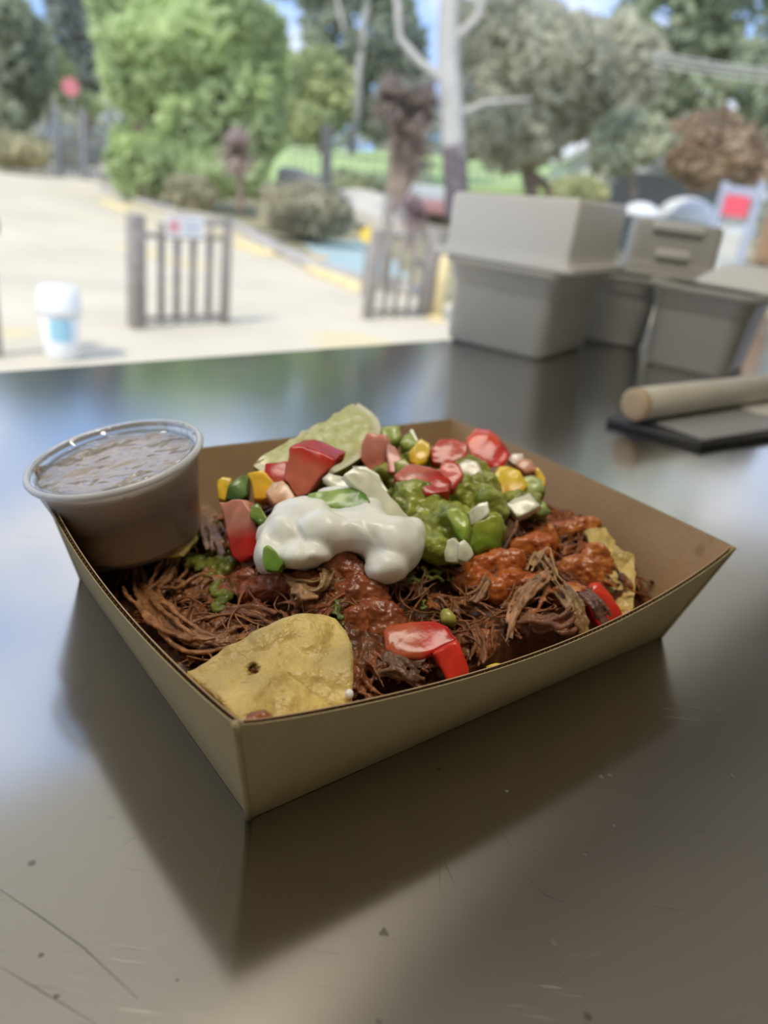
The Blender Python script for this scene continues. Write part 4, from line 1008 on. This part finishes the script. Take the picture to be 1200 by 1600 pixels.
tree('drooping_tree', 'wide grey green drooping tree with a tan trunk beyond the tubs', 830, 300, 30,
     [([(835, 318, 30), (822, 265, 30), (810, 150, 30)], 12, 8), ([(825, 268, 30), (855, 292, 30), (862, 316, 30)], 8, 8), ([(815, 200, 30), (900, 130, 30)], 5, 2), ([(815, 190, 30), (745, 120, 30)], 5, 2)],
     [blob(850, 120, 30, 125, 90, 4200), blob(790, 200, 29.5, 90, 58, 1900), blob(960, 110, 30, 75, 70, 1900), blob(790, 60, 31, 80, 60, 1600), blob(930, 170, 30, 70, 40, 1000)], .24, ((0.50, 0.50, 0.39), (0.70, 0.69, 0.54)), seed=15)
tree('evergreen_tree', 'tall dark green tree with sky showing through beside the wires', 1130, 290, 34,
     [([(1130, 300, 34), (1120, 120, 34), (1105, -80, 34), (1080, -300, 34)], 13, 6), ([(1120, 60, 34), (1030, 20, 34)], 5, 2), ([(1118, 20, 34), (1200, -60, 34)], 5, 2)],
     [blob(1130, 150, 34, 130, 75, 3400), blob(1050, 40, 34, 90, 70, 1700), blob(1190, 20, 34, 90, 80, 1700), blob(1080, -120, 34, 130, 90, 1500), blob(1200, -280, 34, 160, 110, 1300), blob(1240, 180, 33, 70, 100, 1400), blob(1010, 150, 34, 50, 50, 900)], .28, ((0.31, 0.36, 0.26), (0.54, 0.60, 0.40)), seed=16, drop=.17)
tree('bronze_shrub_tree', 'rounded bronze leaved tree beside the serving hatch post', 1120, 330, 27,
     [([(1125, 335, 27), (1120, 250, 27)], 6, 4)], [blob(1115, 238, 27, 72, 55, 2600), blob(1165, 262, 27, 40, 40, 700)], .18, ((0.40, 0.31, 0.22), (0.62, 0.49, 0.36)), seed=17)
tree('mid_green_tree', 'pale green tree partly over the white roofed house', 990, 300, 26,
     [([(990, 310, 26), (985, 220, 26)], 5, 3)], [blob(985, 215, 26, 58, 38, 1100), blob(955, 250, 25.5, 34, 22, 300)], .24, ((0.415, 0.456, 0.332), (0.646, 0.660, 0.481)), seed=18, drop=.3)
for i, (px, py, y, rx, rz, n, cols, lab, nm) in enumerate([
    (20, 235, 37, 58, 24, 1300, ((0.439, 0.425, 0.287), (0.619, 0.577, 0.385)), 'low ochre shrub at the end of the driveway', 'ochre_shrub'),
    (480, 330, 20, 75, 42, 2200, ((0.374, 0.361, 0.278), (0.588, 0.546, 0.395)), 'dry olive brown grassy shrub behind the kerb', 'grassy_shrub'),
    (300, 300, 22.5, 40, 24, 700, ((0.407, 0.393, 0.283), (0.570, 0.536, 0.364)), 'small ochre shrub at the foot of the bushy tree', 'ochre_shrub'),
    (905, 302, 24, 42, 24, 1200, ((0.506, 0.526, 0.299), (0.704, 0.704, 0.415)), 'yellow green shrub just above the stacked tubs', 'yellow_shrub'),
    (560, 290, 34, 60, 18, 600, ((0.363, 0.404, 0.280), (0.539, 0.587, 0.394)), 'low green shrub on the bank under the slender gum', 'green_shrub'),
    (110, 235, 50, 80, 22, 700, ((0.346, 0.360, 0.291), (0.510, 0.496, 0.386)), 'low hedge behind the far gate by the round sign', 'low_hedge')]):
    s = thing(nm, G(px, py + rz, y), lab, 'shrub')
    tag(leaves('foliage', [blob(px, py, y, rx, rz, n)], .012 * y * .6, cols, s, 30 + i), kind='stuff')
    mb = MB()
    for q in range(5): mb.tube([G(px + (q - 2) * rx * .1, py + rz, y), G(px + (q - 2) * rx * .3, py, y)], .03, 5)
    mb.build('stems', BARK, s)
# distant belt of woodland closes the horizon
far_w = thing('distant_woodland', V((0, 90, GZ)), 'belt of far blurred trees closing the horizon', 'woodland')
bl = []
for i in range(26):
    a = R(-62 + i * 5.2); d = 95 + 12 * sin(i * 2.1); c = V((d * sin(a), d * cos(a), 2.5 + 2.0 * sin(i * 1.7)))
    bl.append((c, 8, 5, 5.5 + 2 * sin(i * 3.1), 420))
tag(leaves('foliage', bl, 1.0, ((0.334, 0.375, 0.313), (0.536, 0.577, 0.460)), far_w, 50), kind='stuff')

# spiky cordylines
SPIKE = leaf_mat('foliage')
def cordyline(px, py_base, y, heads, label, trunkw, cols):
    t = thing('cordyline', G(px, py_base, y), label, 'cordyline', None)
    mb = MB()
    for (hx, hy, hr, n) in heads: limb(mb, [G(px, py_base, y), G((px + hx) / 2 + 3, (py_base + hy) / 2, y), G(hx, hy, y)], trunkw * sc(y), trunkw * .6 * sc(y), 6)
    mb.build('trunk', BARK, t, True)
    rr = random.Random(int(px)); vs = []; fs = []; cs = []
    for (hx, hy, hr, n) in heads:
        c = G(hx, hy, y)
        for i in range(n):
            d = V((rr.gauss(0, 1), rr.gauss(0, 1), rr.gauss(.25, .9))).normalized(); L = hr * sc(y) * rr.uniform(.75, 1.2)
            sd_ = d.cross(V((0, 0, 1))); sd_ = sd_.normalized() * L * .055 if sd_.length > .01 else V((.02, 0, 0))
            tip = c + d * L - V((0, 0, L * .25 * rr.random())); mid = c + d * L * .55
            k0 = len(vs); vs += [c - sd_ * .5, c + sd_ * .5, mid + sd_, mid - sd_, tip]; fs += [(k0, k0 + 1, k0 + 2, k0 + 3), (k0 + 3, k0 + 2, k0 + 4)]
            u = rr.random(); cs += [tuple(cols[0][j] * (1 - u) + cols[1][j] * u for j in range(3))] * 5
    tag(obj('leaves', vs, fs, LEAF, t, cs), kind='stuff'); return t
cordyline(376, 330, 21, [(370, 235, 44, 260)], 'small spiky pinkish cordyline in front of the bushy tree', 7, ((0.439, 0.370, 0.342), (0.670, 0.560, 0.505)))
cordyline(612, 330, 17, [(612, 158, 44, 420), (660, 172, 46, 420), (630, 215, 40, 300), (655, 245, 42, 200)], 'large many headed brown cordyline beside the white gum', 11, ((0.322, 0.274, 0.253), (0.536, 0.446, 0.384)))
cordyline(640, 392, 12.5, [(645, 335, 40, 260)], 'low purple red cordyline growing behind the second gate', 5, ((0.338, 0.269, 0.269), (0.518, 0.401, 0.394)))

# ------------------------------------------------------------------ gates, bollards, bucket, signs
WOODM = mat('dark_timber', (0.29, 0.26, 0.235), .8, noise_amt=.2, nscale=6, bump=.2, bscale=30)  # timber colour lightened to carry the background haze
WHITE = mat('white_plastic', (0.78, 0.80, 0.80), .45)
def gpt(px, py): return atz(px, py, GZ)
def post(name, px, py, h, w, parent, m=WOODM, shift=V((0, 0, 0)), z0=0.0, d=None):
    b = gpt(px, py) + shift; mb = MB(); mb.box(b, GD * w, GN * (d or w), h, z0); return bevel(mb.build(name, m, parent), .006, 1)
g0, g1 = gpt(214, 512), gpt(350, 505)
GD = (g1 - g0).normalized(); GN = V((-GD.y, GD.x, 0)); GH = 1.11
gate = thing('garden_gate', (g0 + g1) / 2, 'dark timber gate of upright bars carrying a white sign', 'gate')
post('gate_post', 214, 512, GH + .04, .075, gate); post('gate_post', 350, 505, GH - .02, .045, gate)
for px in (252, 276, 300, 325): post('bar', px, 510 - (px - 214) * .055, GH - .06, .03, gate, z0=.03)
for z in (0.06, .92):
    mb = MB(); mb.box((g0 + g1) / 2 + GN * .03, (g1 - g0) / 2, GN * .015, .05, z); mb.build('rail', WOODM, gate)
sgn = MB(); c = g0.lerp(g1, .49) - GN * .05; sgn.box(c, GD * .23, GN * .008, .21, .95); SG = tag(sgn.build('sign_board', WHITE, gate), 'white sign board')
PINK = mat('pink_print', (0.72, 0.36, 0.38), .6); GREYP = mat('grey_print', (0.50, 0.53, 0.60), .6)
mb = MB(); mb.lathe([(0.0, 0.001), (.075, .001), (.075, 0), (0, 0)], c - GD * .14 - GN * .009 + V((0, 0, 1.055)), 20, -GN); mb.build('sign_roundel', PINK, SG)
mb = MB()
for q in range(3): mb.box(c + GD * .08 - GN * .0095, GD * (.11 - .02 * (q % 2)), GN * .001, .022, 1.0 + .045 * q)
mb.build('sign_print', GREYP, SG)
# second gate
h0, h1 = gpt(573, 498), gpt(668, 494); GD = (h1 - h0).normalized(); GN = V((-GD.y, GD.x, 0))
gate2 = thing('garden_gate', (h0 + h1) / 2, 'dark timber gate with slanting top rail beside the stacked tubs', 'gate')
post('gate_post', 574, 498, 1.16, .06, gate2); post('gate_post', 664, 494, 1.25, .10, gate2)
for px in (598, 615, 635): post('bar', px, 497, 1.16, .028, gate2, z0=.03)
for z in (0.06, 1.07):
    mb = MB(); mb.box((h0 + h1) / 2 + GN * .03, (h1 - h0) / 2, GN * .015, .05, z); mb.build('rail', WOODM, gate2)
tall = MB(); q0 = aty(607, 400, 13.5); tall.tube([V((q0.x, q0.y, GZ + .1)), aty(607, 305, 13.5)], .09, 8); tag(bevel(tall.build('timber_post', WOODM), .01, 1), 'upright timber post behind the second gate', 'post')
# post at the frame edge
e0 = gpt(-7, 556); pp = thing('bollard_post', e0, 'black capped dark post at the driveway edge by the bucket', 'post')
mb = MB(); mb.lathe([(0, 0), (.06, 0), (.06, 1.06), (0, 1.06)], e0, 14); mb.build('post', WOODM, pp)
mb = MB(); mb.lathe([(0, 1.0), (.1, 1.0), (.11, 1.06), (.09, 1.17), (.03, 1.22), (0, 1.22)], e0, 14); tag(mb.build('cap', mat('black_rubber', (.05, .05, .055), .6), pp), 'black domed cap')
# bucket
bk = gpt(97, 560); bs = sc(6.45, 92, 520)
bucket = thing('bucket', bk, 'white lidded plastic bucket with a blue label on the concrete', 'bucket')
mb = MB(); mb.lathe([(0, 0), (22 * bs, 0), (24 * bs, 4 * bs), (29 * bs, 74 * bs), (0, 74 * bs)], bk, 28); mb.build('body', WHITE, bucket, True)
mb = MB(); mb.lathe([(0, 74 * bs), (32 * bs, 72 * bs), (32.5 * bs, 78 * bs), (29 * bs, 108 * bs), (25 * bs, 111 * bs), (0, 111 * bs)], bk, 28); mb.build('lid', WHITE, bucket, True)
mb = MB(); aa = (ORG - bk); aa.z = 0; aa.normalize(); an = math.atan2(aa.y, aa.x)
vs = []; fs = []
for i in range(9):
    a = an - .62 + i * .155
    for hh, rr_ in ((32, 26.8), (66, 29.2)): vs.append(bk + V((cos(a) * rr_ * bs, sin(a) * rr_ * bs, hh * bs)))
    if i: k0 = 2 * i; fs.append((k0 - 2, k0, k0 + 1, k0 - 1))
tag(obj('label', vs, fs, mat('blue_label', (0.32, 0.58, 0.72), .5), bucket), 'blue printed label')
# yellow wheel stops along the kerb
YEL = mat('yellow_paint', (0.74, 0.62, 0.34), .7, noise_amt=.12, nscale=3)
ORA = mat('orange_paint', (0.68, 0.48, 0.22), .7, noise_amt=.12, nscale=3)
for i, (a, b, m, lab) in enumerate([((162, 318), (198, 332), YEL, 'far yellow wheel stop near the bushy tree foot'), ((372, 352), (396, 372), ORA, 'short orange wheel stop against the kerb by the first gate'),
        ((372, 384), (424, 402), YEL, 'pale yellow wheel stop just beyond the first gate'), ((452, 404), (515, 412), ORA, 'orange wheel stop by the blue painted ground'),
        ((482, 424), (565, 456), YEL, 'long yellow wheel stop nearest the second gate')]):
    A, B = gpt(*a), gpt(*b); d = (B - A) / 2; nn = V((-d.y, d.x, 0)).normalized()
    mb = MB(); mb.box((A + B) / 2, d, nn * .12, .13, .003, .92); tag(bevel(mb.build('wheel_stop', m), .02, 2), lab, 'wheel stop', 'wheel stops along the kerb')
# yellow bollard and yellow reflector
b0 = gpt(682, 500); bo_ = thing('yellow_bollard', b0, 'yellow bollard tight against the stacked tubs', 'bollard')
mb = MB(); mb.lathe([(0, 0), (.08, 0), (.08, .84), (.05, .9), (0, .91)], b0, 14); mb.build('post', YEL, bo_, True)
mb = MB(); mb.lathe([(0, 0), (.15, 0), (.15, .03), (.1, .05), (0, .05)], b0, 14); mb.build('base_plate', YEL, bo_, True)
rp = aty(575, 367, 12.6); rt = thing('reflector_stake', V((rp.x, rp.y, GZ)), 'round yellow reflector on a stake by the second gate', 'reflector')
mb = MB(); mb.lathe([(0, -.02), (.12, -.02), (.12, .02), (0, .02)], rp, 16, (ORG - rp)); tag(mb.build('disc', mat('yellow_disc', (.85, .62, .10), .5), rt), 'yellow disc')
mb = MB(); mb.tube([V((rp.x, rp.y + .03, GZ)), rp + V((0, .03, 0))], .02, 6); mb.build('stake', WOODM, rt)
# round signs far away
for px, py, r_, col, lab, cn in ((110, 136, 13, (.74, .25, .28), 'red round sign on a post by the far gate', 'red_print'), (169, 148, 10, (.80, .82, .84), 'small white round sign on a post near the bushy tree', 'white_print')):
    p = aty(px, py, 40); t = thing('round_sign', V((p.x, p.y, GZ)), lab, 'sign'); s = sc(40)
    mb = MB(); mb.lathe([(0, -.02), (r_ * s, -.02), (r_ * s, .02), (0, .02)], p, 20, (ORG - p)); mb.build('disc', mat(cn, col, .5), t)
    mb = MB(); mb.tube([V((p.x, p.y + .06, GZ)), p + V((0, .06, 0))], .05, 6); mb.build('post', mat('grey_metal', (.4, .4, .42), .5, .5), t)
# far driveway gate in dark metal
fg = thing('driveway_gate', gpt(120, 262), 'dark metal gate and fence closing the end of the driveway', 'gate')
IRON = mat('dark_iron', (0.24, 0.25, 0.265), .6)
f0, f1 = aty(60, 248, 39.5), aty(172, 258, 39.5)
for i in range(15):
    p = f0.lerp(f1, i / 14); mb = MB(); hh = 3.1 if i % 5 == 4 else 2.3; w_ = .12 if i % 5 == 4 else .035
    mb.box(V((p.x, p.y, GZ)), V((w_, 0, 0)), V((0, w_, 0)), hh); mb.build('gate_post' if i % 5 == 4 else 'bar', IRON, fg)
for z in (.3, 2.15):
    mb = MB(); c = (f0 + f1) / 2; mb.box(V((c.x, c.y, GZ)), V(((f1.x - f0.x) / 2, 0, 0)), V((0, .03, 0)), .09, z); mb.build('rail', IRON, fg)
# dark picket fence on the grass bank, behind the cordyline, and the lamp post
fe = thing('metal_fence', aty(600, 250, 41), 'thin dark metal fence along the top of the grass bank', 'fence')
fa, fb = aty(455, 262, 41), aty(1010, 320, 41)
for i in range(46):
    p = fa.lerp(fb, i / 45); mb = MB(); mb.box(p, V((.03, 0, 0)), V((0, .03, 0)), 1.9, -.9); mb.build('picket', IRON, fe)
for z in (-.6, .8):
    mb = MB(); c = (fa + fb) / 2; d = (fb - fa) / 2
    vs = [c - d, c + d]; mb.tube([fa + V((0, 0, z)), fb + V((0, 0, z))], .04, 5); mb.build('rail', IRON, fe)
lp = aty(512, 295, 29); mb = MB(); mb.tube([V((lp.x, lp.y, GZ)), aty(512, 195, 29)], [.2, .2], 8); tag(mb.build('pillar_post', mat('slate_post', (.16, .17, .18), .7)), 'dark square post at the path beside the bushy tree', 'post')
bx = aty(455, 285, 30); mb = MB(); mb.box(V((bx.x, bx.y, GZ)), V((.6, 0, 0)), V((0, .5, 0)), bx.z - GZ + .5, 0, .8); tag(bevel(mb.build('boulder', mat('pale_rock', (.55, .53, .52), .9, noise_amt=.1, nscale=3, bump=.6, bscale=4)), .2, 3), 'pale grey boulder beside the path at the bushy tree', 'rock')
# car behind the gum
CARR = mat('maroon_car_paint', (0.48, 0.26, 0.28), .3, coat=.6); GLASS = mat('car_glass', (.55, .62, .68), .1, spec=.8); TYRE = mat('tyre', (.04, .04, .04), .8)
cb = aty(683, 330, 38); cb.z = GZ + .1; s_ = 1.0
car = thing('parked_car', cb, 'maroon car with a pale roof parked behind the white gum', 'car')
def prism(name, prof, c, ax, ay, halfw, m, parent, bv=.03):
    vs = [c + ax * x + V((0, 0, z)) + ay * sg * halfw for sg in (-1, 1) for x, z in prof]; n = len(prof)
    fs = [tuple(range(n))[::-1], tuple(range(n, 2 * n))] + [(i, (i + 1) % n, (i + 1) % n + n, i + n) for i in range(n)]
    return bevel(obj(name, vs, fs, m, parent), bv, 2)
ex, ey = V((1, 0, 0)), V((0, 1, 0))
up_ = V((0, 0, .1))
prism('body', [(-1.9, .35), (1.9, .35), (2.0, .75), (1.1, .95), (-1.9, .98)], cb + up_, ex, ey, .8, CARR, car)
prism('windows', [(-1.7, .95), (1.0, .95), (.45, 1.42), (-1.3, 1.45)], cb + up_, ex, ey, .68, GLASS, car)
prism('roof_panel', [(-1.35, 1.43), (.5, 1.40), (.3, 1.50), (-1.2, 1.53)], cb + up_, ex, ey, .66, mat('car_roof', (.8, .82, .85), .3), car)
for x in (-1.25, 1.25):
    for y_ in (-.75, .75):
        mb = MB(); mb.lathe([(0, -.1), (.33, -.1), (.36, -.05), (.36, .05), (.33, .1), (0, .1)], cb + ex * x + ey * y_ + V((0, 0, .36)), 18, ey); mb.build('wheel', TYRE, car, True)
# house with white roof
hb = aty(950, 300, 44); hs = thing('house', V((hb.x, hb.y, GZ)), 'white house with a pale pitched roof behind the drooping tree', 'house')
HW = mat('house_wall', (.76, .76, .72), .8); HR = mat('house_roof', (.70, .70, .69), .6, noise_amt=.06, nscale=2)
m4 = sc(44, 950, 250)
A0 = aty(950, 298, 44); wdt = 78 * m4; zt = A0.z + 38 * m4
mb = MB(); mb.box(V((A0.x, A0.y + 2, GZ)), V((wdt, 0, 0)), V((0, 2.5, 0)), zt - GZ); mb.build('wall', HW, hs)
ap = aty(925, 182, 44)
for sg in (-1, 1):
    e = V((A0.x, 0, 0)); x0 = A0.x + sg * wdt * 1.12
    vs = [V((A0.x, A0.y - 1.1, ap.z - .3)), V((x0, A0.y - 1.1, zt - .3)), V((x0, A0.y + 5, zt - .3)), V((A0.x, A0.y + 5, ap.z - .3))]
    vs += [v + V((0, 0, .25)) for v in vs]; obj('roof_slope', vs, [(3, 2, 1, 0), (4, 5, 6, 7), (0, 1, 5, 4), (1, 2, 6, 5), (2, 3, 7, 6), (3, 0, 4, 7)], HR, hs)
vs = [V((A0.x - wdt, A0.y - .5, zt)), V((A0.x + wdt, A0.y - .5, zt)), V((A0.x, A0.y - .5, ap.z - .25)), V((A0.x - wdt, A0.y - .3, zt)), V((A0.x + wdt, A0.y - .3, zt)), V((A0.x, A0.y - .3, ap.z - .25))]
obj('gable', vs, [(0, 1, 2), (5, 4, 3), (0, 3, 4, 1), (1, 4, 5, 2), (2, 5, 3, 0)], HW, hs)
for x in (-.55, .1, .6):
    mb = MB(); mb.box(V((A0.x + wdt * x, A0.y - .52, zt - 1.9)), V((.6, 0, 0)), V((0, .05, 0)), 1.1); wn = mb.build('window', mat('window_dark', (.12, .15, .17), .2), hs)
# dark hedge wall and white tents
hd = thing('dark_hedge', aty(1040, 320, 38), 'dark slatted wall behind the white market tents', 'fence')
ha, hb2 = aty(935, 322, 38), aty(1130, 345, 38)
for i in range(9):
    p = ha.lerp(hb2, (i + .5) / 9); d = (hb2 - ha) / 18; mb = MB(); mb.box(V((p.x, p.y, GZ)), d * .97, V((0, .06, 0)), p.z - GZ + 1.6); mb.build('panel', mat('slate_wall', (.25, .265, .27), .8, noise_amt=.1), hd)
TENT = mat('tent_canvas', (.80, .83, .86), .7)
for (px, py, rx, rh, lab) in ((1072, 345, 47, 34, 'large white domed market umbrella near the bronze tree'), (1000, 335, 30, 18, 'smaller white market umbrella above the handled tub')):
    y = 30 if px > 1050 else 26; p = aty(px, py, y); s = sc(y, px, py); t = thing('market_umbrella', V((p.x, p.y, GZ)), lab, 'umbrella')
    mb = MB(); prof = [(rx * s * cos(a), rh * s * sin(a)) for a in [i * pi / 2 / 8 for i in range(8)]] + [(0.001, rh * s)]
    mb.lathe(prof + [(0.001, rh * s - .03)] + [(r_ * .98, z - .03) for r_, z in reversed(prof[:-1])], p, 20); mb.build('canopy', TENT, t, True)
    mb = MB(); mb.tube([V((p.x, p.y, GZ)), p + V((0, 0, rh * s * .95))], .04, 8); mb.build('pole', IRON, t)
# blue framed picket gate with a red sign
y = 15.5; bgt = thing('picket_gate', aty(1140, 440, y), 'blue grey framed white picket gate with a red notice', 'gate')
BLF = mat('blue_grey_frame', (.38, .42, .52), .6)
for px, nm in ((1122, 'frame_post'), (1178, 'frame_post')):
    a = aty(px, 330, y); mb = MB(); mb.box(V((a.x, a.y, GZ)), V((.06, 0, 0)), V((0, .06, 0)), aty(px, 282, y).z - GZ); mb.build(nm, BLF, bgt)
a, b = aty(1122, 330, y), aty(1178, 330, y); ztop = aty(1150, 300, y).z
mb = MB(); mb.box(V(((a.x + b.x) / 2, y, 0)), V(((b.x - a.x) / 2, 0, 0)), V((0, .03, 0)), .2, ztop - .1); mb.build('frame_rail', BLF, bgt)
for i in range(7):
    x = a.x + (b.x - a.x) * (i + .5) / 7; mb = MB(); mb.box(V((x, y, GZ + .1)), V((.02, 0, 0)), V((0, .012, 0)), ztop - GZ - .35); mb.build('picket', WHITE, bgt)
sp = aty(1150, 322, y - .1); mb = MB(); mb.box(sp, V((.23, 0, 0)), V((0, .01, 0)), .36, -.18); tag(mb.build('notice_board', mat('red_notice', (.72, .10, .14), .6), bgt), 'red notice board')
# brown post beside the hatch
bp_ = aty(1200, 380, 3.2); mb = MB(); mb.box(V((bp_.x + .02, bp_.y, GZ)), V((.045, 0, 0)), V((0, .045, 0)), aty(1192, 235, 3.2).z - GZ); tag(bevel(mb.build('timber_post', mat('brown_timber', (.30, .19, .11), .7, noise_amt=.2, nscale=8)), .008, 1), 'brown timber post just outside the hatch by the far tubs', 'post')
# power lines
for k_, (ya, yb) in enumerate(((84, 84), (90, 93), (101, 104))):
    mb = MB(); a, b = aty(1020, ya - 2, 24), aty(1420, yb + 18, 24); mb.tube([a.lerp(b, t / 12) - V((0, 0, .25 * sin(pi * t / 12))) for t in range(13)], .022, 5)
    tag(mb.build('power_line', mat('pale_cable', (.62, .62, .60), .6)), ['topmost of the three pale overhead wires', 'middle one of the three pale overhead wires', 'lowest of the three pale overhead wires'][k_], 'cable', 'overhead wires')
